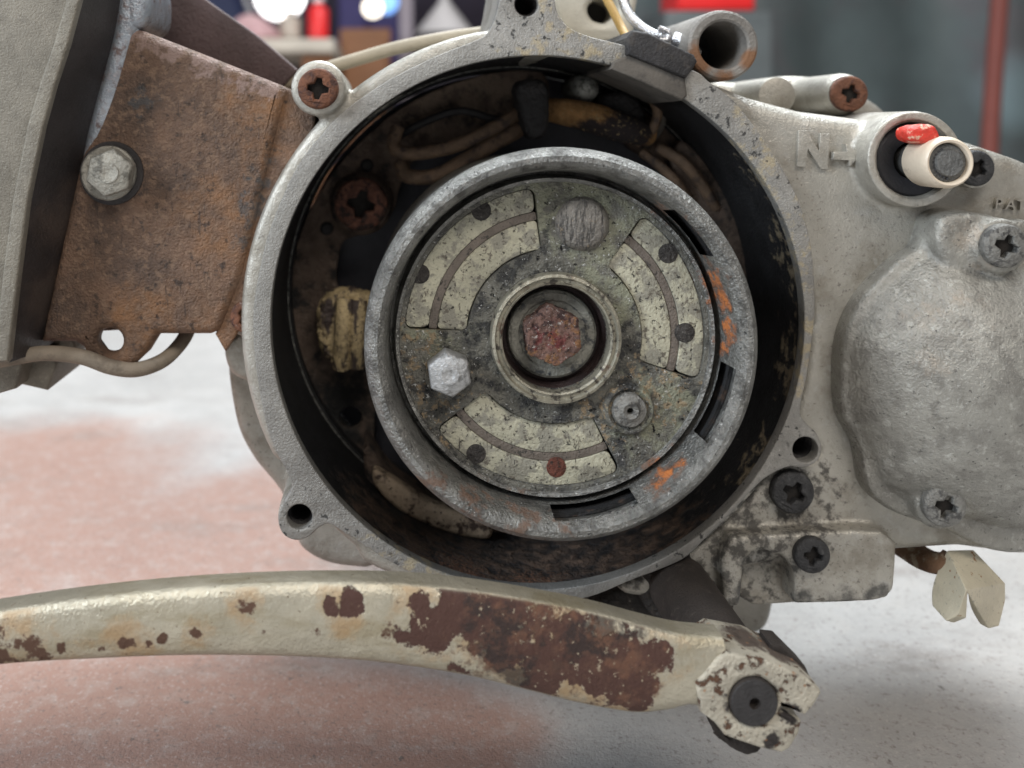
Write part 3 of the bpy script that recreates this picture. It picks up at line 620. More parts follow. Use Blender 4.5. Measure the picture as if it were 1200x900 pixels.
# bolts (hex head + washer face)
def hex_bolt(px, py, y, r, rot, h, m, parent, wr=None, wm=None):
    o = plate('bolt', rounded(hexagon(px, py, r, rot), 0.07), y, y + h, m, parent, 0.5, smooth=False)
    bm = bmesh.new(); bm.from_mesh(o.data)
    p = P(px, py, y); s = r * sc(y)
    for v in bm.verts:                                       # chamfered corners of the head
        d = math.hypot(v.co.x - p.x, v.co.z - p.z) / s
        if v.co.y < p.y + 0.0015 and d > 0.84: v.co.y += (d - 0.84) * s * 0.55
    bm.to_mesh(o.data); bm.free()
    lathe('bolt_mark', px, py, y - 0.05, [(r * 0.42, y + 0.3), (r * 0.40, y - 0.14), (r * 0.28, y - 0.2), (r * 0.22, y - 0.04), (0, y - 0.02)], m, o, 32)
    if wr: lathe('washer', px, py, y + h, [(0, y + h - 0.7), (wr - 2, y + h - 0.7), (wr, y + h - 0.3), (wr, y + h + 1), (0, y + h + 1)], wm or m, o, 48)
    return o
hex_bolt(527, 440, -23.2, 27.5, 22, 5.0, m_bolt, fw, 29, m_hub)

# --- stator plate and what sits on it
ST = 44
stator_l = [(345, 430), (337, 360), (347, 290), (376, 222), (426, 162), (486, 117), (556, 90), (612, 82), (640, 90), (642, 130), (612, 140), (590, 152), (540, 168), (500, 178), (480, 195), (468, 222), (462, 245), (446, 268), (420, 276), (402, 284), (396, 305), (394, 332), (406, 345), (436, 352), (446, 390), (446, 440), (440, 480), (440, 530), (460, 570), (500, 600), (560, 640), (500, 640), (430, 590), (375, 510)]
plate('stator_plate', stator_l, ST, ST + 4, m_stator, E, 0.6, [circ(411, 490, 13)])
stator = bpy.data.objects['stator_plate']
plate('stator_arm', [(745, 110), (800, 132), (850, 190), (884, 262), (893, 340), (870, 345), (838, 262), (790, 200), (735, 168)], ST - 4, ST + 2, m_stator, stator, 1.0)
plate('stator_arm', [(800, 165), (838, 205), (868, 262), (880, 330), (866, 330), (840, 268), (790, 205)], ST - 9, ST - 4, m_stator, stator, 1.2)
lathe('screw_boss', 423, 240, ST - 5, [(0, ST - 4), (33, ST - 4), (37, ST - 2.5), (38, ST + 1), (0, ST + 1)], m_stator, stator, 40)
screw(423, 239, ST - 6.5, 31, m_stscrew, stator, 12)
for px, py in ((430, 194), (383, 268)):
    lathe('rivet', px, py, ST - 0.5, [(0, ST - 1.2), (5, ST - 1.1), (8, ST - 0.4), (8, ST + 0.5), (0, ST + 0.5)], m_black, stator, 20)
cl = link('coil', finish(rough_up(plate_me([(372, 360), (395, 342), (428, 345), (450, 360), (452, 425), (420, 432), (396, 432), (374, 410)], 32, 42, 3.0), 0.00035, 8), 80), m_coil, stator)
tube('coil_winding', [(404, 350, 30), (402, 390, 29), (400, 430, 32)], 0.0024, m_coil, stator)
tube('coil_winding', [(420, 352, 30), (419, 390, 29), (418, 428, 32)], 0.0024, m_coil, stator)
plate('stator_edge', [(438, 553), (455, 560), (500, 588), (540, 603), (575, 618), (570, 634), (520, 624), (468, 600), (440, 572)], 24, 30, m_creamedge, stator, 1.6)
plate('stator_skirt', [(428, 520), (470, 570), (560, 615), (640, 640), (600, 665), (520, 640), (440, 590)], 30, 44, m_stator, stator, 2)
# wires and clamp
tube('wire', [(466, 150, 36), (462, 172, 34), (482, 180, 32), (530, 172, 30), (575, 152, 30), (606, 134, 32)], 0.0019, m_wire, stator)
tube('wire', [(470, 190, 36), (478, 206, 33), (510, 206, 31), (548, 186, 30), (580, 168, 30), (608, 152, 32)], 0.0021, m_wire, stator)
tube('wire', [(470, 158, 40), (500, 142, 38), (540, 130, 37), (585, 140, 37), (610, 128, 36)], 0.0011, m_black, stator)
link('wire_clamp', finish(rough_up(plate_me([(606, 98), (640, 96), (645, 130), (640, 158), (622, 162), (612, 140)], 24, 34, 2.0), 0.0002, 5), 70), m_black, stator)
tube('wire', [(636, 128, 32), (665, 132, 30), (700, 140, 30), (735, 152, 30), (760, 158, 34)], lambda t: 0.0029 + 0.0012 * math.sin(3.1 * t), m_orange, stator)
tube('wire', [(720, 92, 34), (752, 104, 31), (770, 128, 30), (764, 152, 31), (745, 168, 34)], 0.0013, m_wire, stator)
tube('wire', [(735, 88, 38), (764, 100, 36), (775, 125, 34), (772, 150, 35), (756, 170, 38)], 0.0013, m_dusty, stator)
link('insulator_block', finish(rough_up(plate_me([(705, 112), (738, 108), (758, 130), (755, 158), (725, 160), (706, 138)], 33, 44, 2.5), 0.00025, 9), 70), m_black, stator)
bb = lathe('solder_blob', 686, 103, 32, [(0, 29), (9, 29.6), (15, 31.5), (18, 34.5), (18, 44), (0, 44)], m_shiny, stator, 24, 80)
tube('wire', [(770, 172, 34), (800, 190, 32), (822, 215, 34), (838, 244, 36)], 0.0016, m_wire, stator)
tube('wire', [(752, 178, 36), (785, 205, 33), (806, 232, 35)], 0.0014, m_wire, stator)

# --- gear cover
cov = [(1105, 247), (1090, 258), (1079, 290), (1057, 304), (1017, 344), (994, 387), (987, 433), (990, 487), (1009, 527), (1018, 573), (1040, 597), (1075, 612), (1112, 624), (1163, 647), (1220, 642), (1300, 560), (1320, 430), (1290, 330), (1222, 264), (1172, 258), (1130, 246)]
def shrink(pts, c, k): return [(c[0] + (a - c[0]) * k, c[1] + (b - c[1]) * k) for a, b in pts]
dome = [(1092, 300), (1066, 316), (1026, 352), (1004, 392), (997, 434), (1000, 484), (1019, 524), (1032, 562), (1070, 588), (1130, 606), (1190, 618), (1250, 600), (1300, 520), (1300, 400), (1260, 320), (1180, 310), (1130, 302)]
def loft_dome(pts, c, y0, h):
    lp = smooth_pts(pts, 5); bm = bmesh.new(); rings = []
    ks = [math.cos(R(90 * i / 14)) for i in range(14)]
    for k in [1.0] + ks:
        y = 5 if not rings else y0 - h * (1 - k ** 2.2) ** 0.8
        rings.append([bm.verts.new(P(a, b, y0) * Vector((1, 0, 1)) if False else Vector((P(a, b, y0).x, y / 1000, P(a, b, y0).z))) for a, b in shrink(lp, c, k)])
    for a, b in zip(rings[:-1], rings[1:]):
        for i in range(len(a)): bm.faces.new((a[i], a[(i + 1) % len(a)], b[(i + 1) % len(a)], b[i]))
    bm.faces.new(rings[0][::-1]); bm.faces.new(rings[-1])
    bmesh.ops.recalc_face_normals(bm, faces=bm.faces)
    me = bpy.data.meshes.new('dome'); bm.to_mesh(me); bm.free(); return me
gear = link('gear_cover', soft_me([
    plate_me(cov, -1.5, 6, 1.6, n=5, res=3),
    loft_dome(dome, (1165, 455), -2, 14.5),
    cyl(1175, 289, 33, -8, 5, None, 1.0), plate_me([(1105, 255), (1175, 258), (1175, 320), (1110, 312)], -6, 5, 1.8),
    cyl(1105, 592, 31, -6, 5, None, 1.0),
], 0.0006, 9), m_cover, E)
screw(1176, 288, -9.6, 26, m_greyscrew, gear, 20)
screw(1106, 592, -7.4, 25, m_greyscrew, gear, 18)

# --- shift shaft with ivory collar
lathe('shaft_seal', 1070, 188, -1, [(22, -0.6), (27, -1.0), (40, -1.2), (44.5, -0.6), (45, 6), (22, 6)], m_seal, E, 64, label='black rubber seal round the shift shaft')
sh = lathe('shift_shaft', 1113, 191, -13, [(0, -13.2), (15, -13.2), (16, -12.9), (16.5, -12.2), (22, -12.0), (22.5, -11.7), (22.5, 6), (0, 6)], m_spline, E, 48)
for k in range(11):                                          # serrations round the shaft end
    a = R(120 + k * 14)
    tube('serration', [(1113 + 18.6 * math.cos(a) - 0.01, 191 - 18.6 * math.sin(a), -12.4), (1113 + 18.4 * math.cos(a), 191 - 18.4 * math.sin(a), -11.5)], 0.0003, m_black, sh, 6)
lathe('collar', 1110, 190.5, -12, [(23, -5), (23, -12.2), (24, -12.9), (26.5, -13.1), (29, -12.6), (30.5, -11.6), (30.8, -4.2), (29, -3.6), (23, -3.6)], m_collar, sh, 64, label='ivory plastic collar with red paint mark')
link('paint_mark', finish(rough_up(plate_me([(1066, 162), (1066, 152), (1074, 147), (1094, 146), (1101, 152), (1103, 163), (1090, 168), (1074, 167)], -11, -4.5, 1.4), 0.00012, 4), 80), m_red, sh)

# --- parts along the top
lathe('mounting_tube', 848, 53, 5, [(27, 40), (27, 7), (28.5, 5.4), (31, 5), (38, 5), (41, 5.5), (42, 6.6), (42, 60), (27, 60)], m_tubeend, crank, 64)
lathe('tube_bore', 848, 53, 5, [(28, 30), (0, 30), (0, 31), (28, 31)], m_black, crank, 32)
lathe('screw_pillar', 994, 110, 20, [(0, 21), (21, 21), (24, 22), (25, 24), (25, 60), (0, 60)], m_cast, crank, 48)
screw(995, 110, 19.6, 21, m_rustscrew, crank, 15)
lathe('dowel_peg', 911, 112, 24, disc_prof(22, 24, 60, 0.6), m_cast, crank, 48)
plate('grommet', [(735, 44), (742, 35), (760, 38), (814, 64), (818, 72), (812, 82), (804, 92), (736, 64)], -2.5, 30, m_black, E, 0.8, smooth=False)
grom = bpy.data.objects['grommet']
plate('grommet_lip', [(719, 72), (738, 64), (803, 91), (806, 112), (799, 118), (752, 96), (716, 81)], -1.2, 26, m_dusty, grom, 0.6, smooth=False)
plate('intake_flange', [(648, -40), (742, -40), (745, 20), (738, 44), (700, 52), (664, 40), (652, 16)], 46, 70, m_ivory, crank, 2, [smooth_pts([(692, 4), (706, -4), (722, 2), (724, 14), (712, 26), (697, 24), (690, 14)], 4)])
plate('intake_bore', [(686, -10), (728, -10), (728, 30), (686, 30)], 60, 66, m_black, crank, 1, smooth=False)
yw = tube('yellow_wire', [(706, -30, 20), (710, -5, 20), (718, 12, 18), (728, 32, 15), (737, 48, 10)], 0.0011, m_yellow)
tag(yw, 'short yellow wire running into the black rubber grommet on top of the engine', 'wire')
cp = tube('wire_clip', [(726, -30, 22), (730, -2, 22), (738, 18, 20), (752, 32, 18), (766, 40, 16), (778, 41, 14)], 0.0013, m_silver)
tag(cp, 'thin bent bright steel clip curving beside the yellow wire', 'clip')
tube('clip_coil', [(772, 33, 13), (783, 38, 13), (782, 46, 13), (773, 47, 13)], 0.0008, m_silver, cp)
tube('cable_end', [(790, 45, 14), (806, 52, 12), (814, 64, 10)], 0.0018, m_silver, crank)

# --- kick shaft, lever and clamp
kx, kz = P(883, 822, -41).x, P(883, 822, -41).z
def kl(name, prof, m, parent, seg=48): return link(name, finish(lathe_me((kx, kz), [(r / 1000, y / 1000) for r, y in prof], seg), 35), m, parent)
shaft = kl('kick_shaft', [(0, 12), (7.2, 12), (7.2, -22), (6.6, -24), (5.2, -25), (4.6, -28), (4.6, -41.2), (4.2, -41.6), (1.3, -41.7), (1.0, -40.2), (0, -40)], m_shaft, E)
kl('shaft_end', [(1.1, -41.75), (4.3, -41.65), (4.5, -41.2), (1.1, -41.0)], m_shaftend, shaft)
lev_top = [(-160, 752), (-80, 732), (0, 718), (100, 704), (200, 694), (300, 688), (400, 686), (480, 688), (550, 695), (620, 706), (700, 722), (760, 738), (800, 747), (852, 752)]
lev_bot = [(-160, 812), (-80, 795), (0, 783), (100, 777), (200, 773), (300, 773), (400, 777), (470, 784), (550, 797), (620, 814), (680, 829), (745, 840), (785, 837), (812, 831), (852, 838)]
def interp(tab, x):
    for k in range(len(tab) - 1):
        if tab[k][0] <= x <= tab[k + 1][0]:
            p0 = tab[max(k - 1, 0)]; p1 = tab[k]; p2 = tab[k + 1]; p3 = tab[min(k + 2, len(tab) - 1)]
            h = p2[0] - p1[0]; t = (x - p1[0]) / h
            m1 = (p2[1] - p0[1]) / (p2[0] - p0[0]) * h; m2 = (p3[1] - p1[1]) / (p3[0] - p1[0]) * h
            return (2 * t ** 3 - 3 * t * t + 1) * p1[1] + (t ** 3 - 2 * t * t + t) * m1 + (-2 * t ** 3 + 3 * t * t) * p2[1] + (t ** 3 - t * t) * m2
def lever_me():
    bm = bmesh.new(); prev = None
    sec = [(0.0, -33.8), (0.0, -35.5), (0.0, -38.2), (0.006, -38.75), (0.03, -39.1)] + [(t / 12, -39.1 - 1.5 * math.sin(math.pi * min(1, (t / 12) * 0.92 + 0.04)) ** 0.8) for t in range(1, 12)] + [(0.97, -39.1), (0.992, -38.7), (1.0, -38.0), (1.0, -35.0), (0.985, -33.8)]
    for x in range(-160, 851, 10):
        a, b = interp(lev_top, x), interp(lev_bot, x)
        ring = []
        for t, y in sec:
            q = P(x, a + (b - a) * t, -40); ring.append(bm.verts.new((q.x, y / 1000, q.z)))
        n = len(ring)
        if prev:
            for k in range(n): bm.faces.new((prev[k], prev[(k + 1) % n], ring[(k + 1) % n], ring[k]))
        else: bm.faces.new(ring)
        prev = ring
    bm.faces.new(prev[::-1]); bmesh.ops.recalc_face_normals(bm, faces=bm.faces)
    me = bpy.data.meshes.new('lever'); bm.to_mesh(me); bm.free(); return finish(me, 40)
lever = link('kick_lever', lever_me(), m_chrome, E)
clamp_c = [(842, 772), (852, 766), (868, 769), (900, 775), (947, 796), (962, 809), (963, 813), (954, 828), (944, 839), (913, 826), (909, 832), (940, 847), (936, 862), (926, 878), (917, 883), (893, 878), (866, 869), (850, 863), (838, 848), (822, 836), (815, 800)]
hole = circ(883, 822, 28, 40)
clamp = plate('lever_clamp', clamp_c, -41, -27.5, m_clamp, lever, 0.7, [hole], smooth=False, angle=45)
link('clamp_bolt', finish(rough_up(plate_me([(836, 846), (852, 862), (890, 874), (892, 884), (876, 888), (858, 880), (842, 866)], -36, -29, 1.5), 0.00015, 2), 70), m_shaft, lever)
plate('clamp_tab', [(902, 754), (918, 756), (946, 784), (952, 799), (936, 792), (904, 778)], -34, -28, m_shaft, lever, 0.8, smooth=False)

# --- clutch tab on its arm
def tab():
    V = [(1110, 648, 5), (1138, 647, 5), (1173, 683, 2), (1133, 693, -7), (1128, 723, -5), (1113, 729, -3), (1097, 711, 2), (1095, 687, 4), (1173, 700, 2), (1166, 731, 0), (1153, 734, 0), (1141, 714, -3)]
    bm = bmesh.new(); vs_ = [bm.verts.new(P(*v)) for v in V]
    for f in ((0, 1, 2, 3), (0, 3, 4, 5, 6, 7), (3, 2, 8, 9, 10, 11)): bm.faces.new([vs_[i] for i in f])
    bmesh.ops.recalc_face_normals(bm, faces=bm.faces)
    me = bpy.data.meshes.new('tab'); bm.to_mesh(me); bm.free()
    o = bpy.data.objects.new('tmp', me); col.objects.link(o)
    s = o.modifiers.new('s', 'SOLIDIFY'); s.thickness = 0.0022; s.offset = 0
    b = o.modifiers.new('b', 'BEVEL'); b.width = 0.0010; b.segments = 2; b.limit_method = 'ANGLE'; ss = o.modifiers.new('ss', 'SUBSURF'); ss.levels = 2
    out = bpy.data.meshes.new_from_object(o.evaluated_get(bpy.context.evaluated_depsgraph_get())); bpy.data.objects.remove(o)
    return finish(out, 50)
arm = tube('clutch_arm', [(1046, 632, 24), (1062, 642, 18), (1085, 656, 10), (1103, 660, 6), (1112, 654, 5)], 0.0017, m_arm, E, 10, 1.8)
link('folded_tab', tab(), m_tab, arm)

# --- cylinder barrel
face = [(150, 30), (168, 36), (255, 70), (333, 101), (336, 108), (318, 180), (301, 255), (283, 325), (258, 388), (246, 393), (185, 393), (172, 414), (154, 431), (133, 437), (111, 430), (95, 408), (86, 402), (46, 402), (68, 300), (92, 190), (120, 100), (142, 36)]
barrel = plate('cylinder_barrel', face, 4, 11, m_barrel, E, 2.6, [circ(127, 401, 15)], smooth=False, res=5, angle=70)
plate('barrel_back', [(140, 50), (330, 110), (255, 385), (185, 385), (60, 392), (80, 300)], 10.5, 80, m_barrel, barrel, 1.0, smooth=False)
plate('flange_band', [(324, 98), (346, 108), (372, 112), (364, 187), (345, 217), (326, 255), (316, 300), (310, 340), (280, 388), (264, 413), (252, 392), (276, 330), (300, 245), (316, 170)], 5.5, 40, m_barrel, barrel, 0.7, smooth=False)
def strip(name, left, right, m, parent, back=40):             # sloping slab between two edges given as (px, py, depth)
    bm = bmesh.new(); L_ = [bm.verts.new(P(*p)) for p in left]; R_ = [bm.verts.new(P(*p)) for p in right]
    Lb = [bm.verts.new(Vector((v.co.x, back / 1000, v.co.z))) for v in L_]; Rb = [bm.verts.new(Vector((v.co.x, back / 1000, v.co.z))) for v in R_]
    n = len(L_)
    for k in range(n - 1):
        bm.faces.new((L_[k], R_[k], R_[k + 1], L_[k + 1])); bm.faces.new((Lb[k], Lb[k + 1], Rb[k + 1], Rb[k]))
        bm.faces.new((L_[k], L_[k + 1], Lb[k + 1], Lb[k])); bm.faces.new((R_[k], Rb[k], Rb[k + 1], R_[k + 1]))
    bm.faces.new((L_[0], Lb[0], Rb[0], R_[0])); bm.faces.new((L_[-1], R_[-1], Rb[-1], Lb[-1]))
    bmesh.ops.recalc_face_normals(bm, faces=bm.faces)
    me = bpy.data.meshes.new(name); bm.to_mesh(me); bm.free()
    return link(name, finish(me, 30), m, parent)
strip('painted_flange', [(101.5, -50, -6.3), (94.5, 0, -6.3), (80.5, 53, -6.3), (51.5, 149, -6.3), (33.5, 235, -6.3), (22.5, 320, -6.3), (11, 425, -6.3)],
      [(150, -50, 6), (150, 0, 6), (138, 53, 6), (110, 149, 6), (88, 235, 6), (67, 320, 6), (46, 412, 6)], m_bevel, barrel)
tube('worn_edge', [(152, -50, 6.6), (153, -10, 6.6), (150, 30, 6.4), (137, 84, 6.4), (123, 132, 6.5), (112, 172, 7.0), (105, 200, 8.2)], lambda t: 0.0033 - 0.0007 * t, m_paint, barrel, 28)
plate('edge_corner', [(140, -60), (160, -56), (172, -20), (174, 4), (170, 26), (158, 34), (146, 30), (140, 0)], 3.4, 30, m_paint, barrel, 2.8, res=4, angle=70)
hex_bolt(127, 203, -2.0, 29, 40, 4.5, m_dull, barrel, 32, m_dull)
lathe('bolt_seat', 131, 203, 4, [(0, 3.7), (37, 3.7), (38, 4.2), (38, 6), (0, 6)], m_bevel, barrel, 48)
plate('rear_flange', [(150, -70), (205, -30), (240, -2), (300, 40), (349, 82), (326, 108), (250, 80), (180, 50), (150, 40)], 42, 52, m_rearplate, barrel, 0.8, smooth=False)
# --- cylinder head
headc = [(-90, -40), (101, -40), (94, 0), (80, 53), (65, 100), (51, 149), (33, 235), (22, 320), (15, 380), (10, 425), (-90, 440)]
head = plate('cylinder_head', headc, -7, 60, m_head, E, 0.9, smooth=False)
plate('head_rim', [(82, -40), (100, -40), (93, 0), (79, 53), (64, 100), (50, 149), (32, 235), (21, 320), (14, 380), (9, 424), (-8, 424), (-2, 370), (4, 312), (15, 232), (32, 146), (47, 96), (63, 50), (77, 2)], -8.2, -5, m_head, head, 0.5, smooth=False)
plate('cooling_fin', [(-30, 470), (18, 456), (25, 430), (20, 410), (-30, 410)], 6, 40, m_head, head, 0.8, smooth=False)
plate('cooling_fin', [(20, 450), (55, 458), (66, 428), (60, 410), (28, 410)], 14, 40, m_head, head, 0.8, smooth=False)
plate('cooling_fin', [(66, 415), (88, 408), (84, 396), (60, 398)], 20, 40, m_head, head, 0.8, smooth=False)

# ------------------------------------------------------------------ cables lying on the engine
hs = tube('rubber_hose', [(-40, 424, 2), (0, 422, 2), (50, 414, 2), (95, 418, 2), (130, 430, 3), (160, 433, 5), (188, 424, 8), (207, 408, 12), (220, 388, 17), (228, 360, 24)], 0.0018, m_hose)
tag(hs, 'thin dusty tan hose hanging in a bend under the rusty barrel', 'hose')
cb = tube('cable', [(300, 118, 45), (330, 100, 45), (365, 86, 45), (410, 72, 45), (470, 55, 44), (540, 42, 43), (610, 34, 43)], 0.0019, m_cable)
tag(cb, 'beige cable lying along the top edge behind the round casing', 'cable')

# ------------------------------------------------------------------ blurred workshop behind
def simple(name, color, rough=0.6, metal=0.0): return mat(name, color, rough, metal, 0.08, 20, bumps=())
def box(name, px0, py0, px1, py1, y0, y1, m, parent=None, bev=4):
    return plate(name, [(px0, py0), (px1, py0), (px1, py1), (px0, py1)], y0, y1, m, parent, bev, smooth=False)
wb = empty('workbench', P(380, 40, 1200) * 1, 'low beige workbench with dark space underneath in the blurred background', 'workbench'); wb.location.z = 0
m_wood = simple('beige_bench_board', (0.46, 0.40, 0.33)); m_dark = simple('dark_bench_shelf', (0.03, 0.022, 0.035)); m_brown = simple('orange_brown_wood', (0.26, 0.11, 0.045))
top = box('bench_top', 200, 45, 392, 62, 1000, 1500, m_wood, wb)
sz = P(0, 62, 1000).z
for px in (215, 372):
    x = P(px, 0, 1030).x
    me = flat_mesh([[(x - 0.02, 0), (x + 0.02, 0), (x + 0.02, sz), (x - 0.02, sz)]], 1.02, 1.06, 0.002); link('leg', finish(me), m_brown, wb)
me = flat_mesh([[(P(205, 0, 1250).x, 0.02), (P(395, 0, 1250).x, 0.02), (P(395, 0, 1250).x, sz), (P(205, 0, 1250).x, sz)]], 1.25, 1.28, 0.002); link('shade_board', finish(me), m_dark, wb)  # added board, its near-black colour standing for the shade under the bench

def bottle(px, py_base, y, w, h, m, cap, label, cat, name, group=None):
    s = sc(y); p = P(px, py_base, y); r = w * s / 2; hh = h * s
    prof = [(0, 0), (r, 0), (r, hh * 0.78), (r * 0.8, hh * 0.86), (r * 0.45, hh * 0.9), (r * 0.45, hh), (0, hh)]
    def rev(pr):
        bm = bmesh.new(); seg = 24; rings = []
        for a, z in pr: rings.append([bm.verts.new((p.x + a * math.cos(2 * math.pi * i / seg), p.y + a * math.sin(2 * math.pi * i / seg), p.z + z)) for i in range(seg)])
        for a, b in zip(rings[:-1], rings[1:]):
            for i in range(seg): bm.faces.new((a[i], a[(i + 1) % seg], b[(i + 1) % seg], b[i]))
        bmesh.ops.remove_doubles(bm, verts=bm.verts, dist=1e-6); bmesh.ops.recalc_face_normals(bm, faces=bm.faces)
        me = bpy.data.meshes.new(name); bm.to_mesh(me); bm.free(); return finish(me, 40)
    root = empty(name, p, label, cat)
    link('body', rev(prof), m, root)
    link('cap', rev([(0, hh), (r * 0.55, hh), (r * 0.55, hh * 1.14), (0, hh * 1.14)]), cap, root)
    return root
m_redp = simple('red_plastic', (0.75, 0.02, 0.02), 0.4); m_whitep = simple('white_plastic', (0.75, 0.70, 0.68), 0.4); m_pink = simple('pinkish_rag', (0.50, 0.30, 0.30)); m_navy = simple('navy_cloth', (0.025, 0.035, 0.10))
bottle(373, 45, 1080, 24, 42, m_redp, m_whitep, 'small red bottle standing on the blurred beige workbench', 'bottle', 'bottle')
bottle(340, 45, 1100, 26, 28, m_wood, m_whitep, 'small beige jar standing beside the red bottle on the workbench', 'jar', 'jar')
rg = link('rag', soft_me([plate_me([(262, 45), (270, 25), (290, 14), (312, 24), (325, 45)], 1040, 1140, 12), plate_me([(285, 45), (300, 30), (316, 45)], 1020, 1090, 8)], 0.004, 10), m_pink)
tag(rg, 'crumpled pinkish rag lying on the beige workbench', 'rag')
cl = link('work_jacket', soft_me([plate_me([(150, 90), (150, -40), (205, -60), (262, -50), (286, 5), (296, 40), (270, 48), (250, 45)], 1520, 1660, 25)], 0.008, 8), m_navy)
tag(cl, 'navy blue cloth jacket hanging behind the rusty barrel', 'jacket')
def emis(name, color, strength):
    m = bpy.data.materials.new(name); m.use_nodes = True; b = m.node_tree.nodes['Principled BSDF']
    b.inputs['Base Color'].default_value = (*color, 1); b.inputs['Emission Color'].default_value = (*color, 1); b.inputs['Emission Strength'].default_value = strength; return m
def lamp(name, px, py, y, r, m, mh, label):
    p = P(px, py, y)
    root = empty(name, p, label, 'lamp')
    link('housing', finish(lathe_me((p.x, p.z), [(0, p.y + .06), (r * sc(y) * 0.6, p.y + .06), (r * sc(y) * 1.1, p.y + .002), (r * sc(y) * 1.1, p.y - .004), (r * sc(y), p.y - .004), (r * sc(y), p.y + .004), (0, p.y + .004)], 32)), mh, root)
    link('lens', finish(lathe_me((p.x, p.z), [(0, p.y - .006), (r * sc(y) * .7, p.y - .003), (r * sc(y) * .98, p.y + .003)], 32)), m, root)
m_darkp = simple('dark_purple_metal', (0.05, 0.04, 0.12))
lamp('work_lamp', 328, -6, 1700, 30, emis('white_lamp_lens', (1, 0.98, 0.95), 4), m_darkp, 'glaring round white work lamp above the workbench')
lamp('work_lamp', 437, 9, 1500, 12, emis('warm_lamp_lens', (1.0, 0.92, 0.75), 3), m_darkp, 'small warm white lamp shining in front of the violet cabinet')
lamp('work_lamp', 452, 2, 1560, 15, emis('blue_lamp_lens', (0.25, 0.5, 1.0), 1.6), m_darkp, 'blue glowing lamp beside the small warm white lamp')
m_violet = simple('violet_cabinet_paint', (0.12, 0.10, 0.30)); m_pole = simple('pale_pole_paint', (0.42, 0.36, 0.40))
def cabinet(name, px0, px1, py_top, y, depth, m, label, cat, doors=2):
    x0, x1 = P(px0, 0, y).x, P(px1, 0, y).x; zt = P(0, py_top, y).z
    root = empty(name, ((x0 + x1) / 2, y / 1000, 0), label, cat)
    def bx(n, a, b, c, d, ya, yb, mm): return link(n, finish(flat_mesh([[(a, c), (b, c), (b, d), (a, d)]], ya, yb, 0.004)), mm, root)
    bx('carcass', x0, x1, 0, zt, y / 1000, (y + depth) / 1000, m)
    w = (x1 - x0) / doors
    for i in range(doors):
        bx('door', x0 + i * w + .006, x0 + (i + 1) * w - .006, .02, zt - .02, y / 1000 - .016, y / 1000 - .001, m)
    return root
cabinet('cabinet', 396, 470, -60, 1750, 300, m_violet, 'violet blue cabinet behind the small lamps', 'cabinet')
cabinet('drawer_chest', 398, 458, 33, 1300, 300, m_brown, 'low orange brown wooden chest in front of the violet cabinet', 'chest', 1)
pl = link('post', finish(flat_mesh([[(P(468, 0, 1400).x, 0), (P(484, 0, 1400).x, 0), (P(484, 0, 1400).x, 0.6), (P(468, 0, 1400).x, 0.6)]], 1.4, 1.43, 0.003)), m_pole)
tag(pl, 'pale slender post beside the violet cabinet in the background', 'post')
fn = link('funnel', finish(lathe_me((0, 0), [(0.004, 0.10), (0.008, 0.055), (0.05, 0.0), (0.047, 0.0), (0.006, 0.055), (0.003, 0.1)], 32)), m_whitep)
fn.rotation_euler = (R(90), 0, 0); pf = P(521, 40, 1350); fn.location = (pf.x, pf.y, pf.z)
tag(fn, 'white funnel turned upside down on the dark stool', 'funnel')
cabinet('stool', 495, 560, 41, 1300, 200, m_dark, 'dark low stool box carrying the white funnel', 'stool', 1)

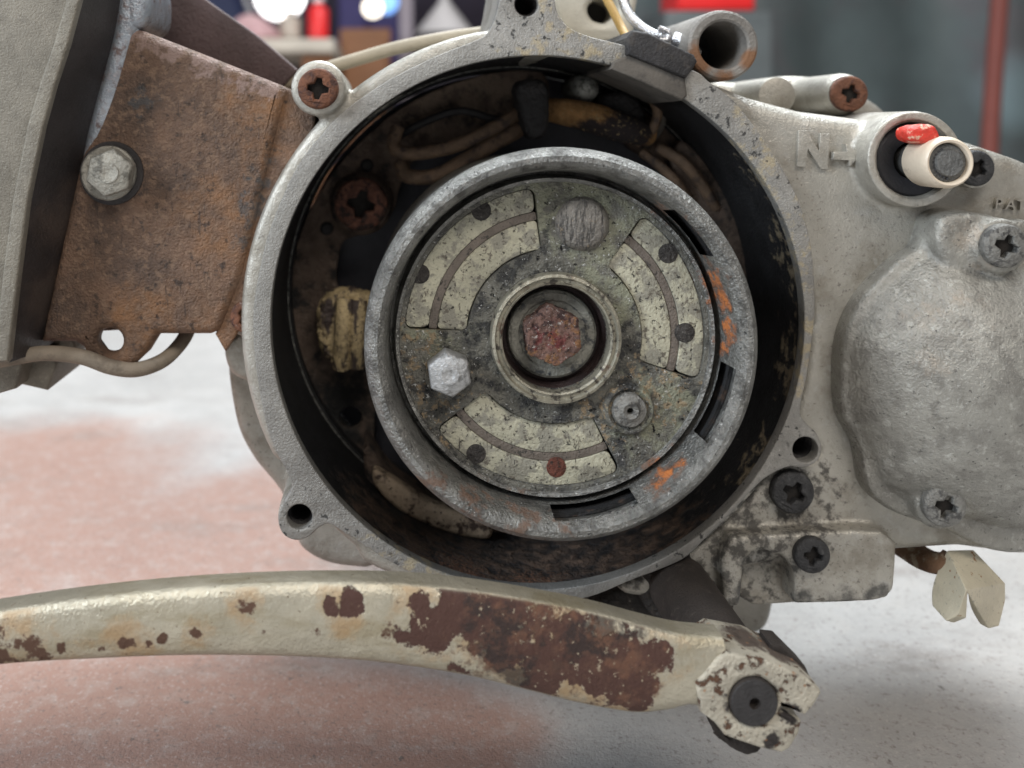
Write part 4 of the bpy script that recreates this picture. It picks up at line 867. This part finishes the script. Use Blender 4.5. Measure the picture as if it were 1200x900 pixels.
# right: hanging tarpaulin with folds, rust-red pole, red toolbox
def tarp():
    bm = bmesh.new(); x0, x1 = P(690, 0, 1100).x, P(1420, 0, 1100).x; nx, nz = 120, 24; z1 = 0.62
    g = []
    for j in range(nz + 1):
        row = []
        for i in range(nx + 1):
            u = i / nx; z = z1 * j / nz
            y = 1.1 + 0.030 * math.sin(u * 13 + 0.8 * math.sin(z * 5)) + 0.012 * math.sin(u * 29 + 2 + z * 2.5) + 0.1 * u
            row.append(bm.verts.new((x0 + (x1 - x0) * u, y, z)))
        g.append(row)
    for j in range(nz):
        for i in range(nx): bm.faces.new((g[j][i], g[j][i + 1], g[j + 1][i + 1], g[j + 1][i]))
    me = bpy.data.meshes.new('tarp'); bm.to_mesh(me); bm.free()
    o = bpy.data.objects.new('tmp', me); col.objects.link(o); s = o.modifiers.new('s', 'SOLIDIFY'); s.thickness = 0.004
    out = bpy.data.meshes.new_from_object(o.evaluated_get(bpy.context.evaluated_depsgraph_get())); bpy.data.objects.remove(o)
    return finish(out, 60)
m_tarp = mat('grey_green_tarp', (0.10, 0.125, 0.125), 0.5, 0.0, 0.2, 5, layers=[
    dict(color=(0.13, 0.09, 0.10), scale=4, lo=0.5, hi=0.7, k=0.7), dict(color=(0.22, 0.30, 0.32), scale=5, amp=1.0, at=[(1195, 110, 1150, 55)], lo=0, hi=0.7, k=0.8)], bumps=())
tp = link('tarpaulin', tarp(), m_tarp); tag(tp, 'grey green tarpaulin hanging in folds behind the engine', 'tarpaulin')
rp = link('pole', finish(tube_me([P(1158, 210, 1040), P(1164, 100, 1040), P(1176, -60, 1040)], 0.011)), simple('rust_red_pole_paint', (0.22, 0.06, 0.045)))
rp2 = rp.data
# run the pole down to the floor
a, b = P(1164, 100, 1040), P(1158, 210, 1040); foot = b + (b - a) * ((b.z) / (a.z - b.z))
rp.data = finish(tube_me([foot, b, a, P(1176, -60, 1040)], 0.011)); rp.data.materials.append(rp2.materials[0])
tag(rp, 'rust red pole leaning in front of the grey green tarpaulin', 'pole')
x0, x1 = P(795, 0, 980).x, P(885, 0, 980).x; zt = P(0, -30, 980).z; zb = P(0, 12, 980).z
tb = empty('toolbox', ((x0 + x1) / 2, 1.0, zb), 'bright red toolbox on a dark stand behind the mounting tube', 'toolbox')
link('body', finish(flat_mesh([[(x0, zb), (x1, zb), (x1, zt), (x0, zt)]], 0.98, 1.06, 0.004)), m_redp, tb)
link('lid', finish(flat_mesh([[(x0 - .003, zt), (x1 + .003, zt), (x1 + .003, zt + .02), (x0 - .003, zt + .02)]], 0.977, 1.063, 0.004)), m_redp, tb)
cabinet('stand', 780, 905, 12.5, 960, 120, simple('dusky_stand_paint', (0.09, 0.10, 0.10)), 'dusky low stand carrying the red toolbox', 'stand', 1)
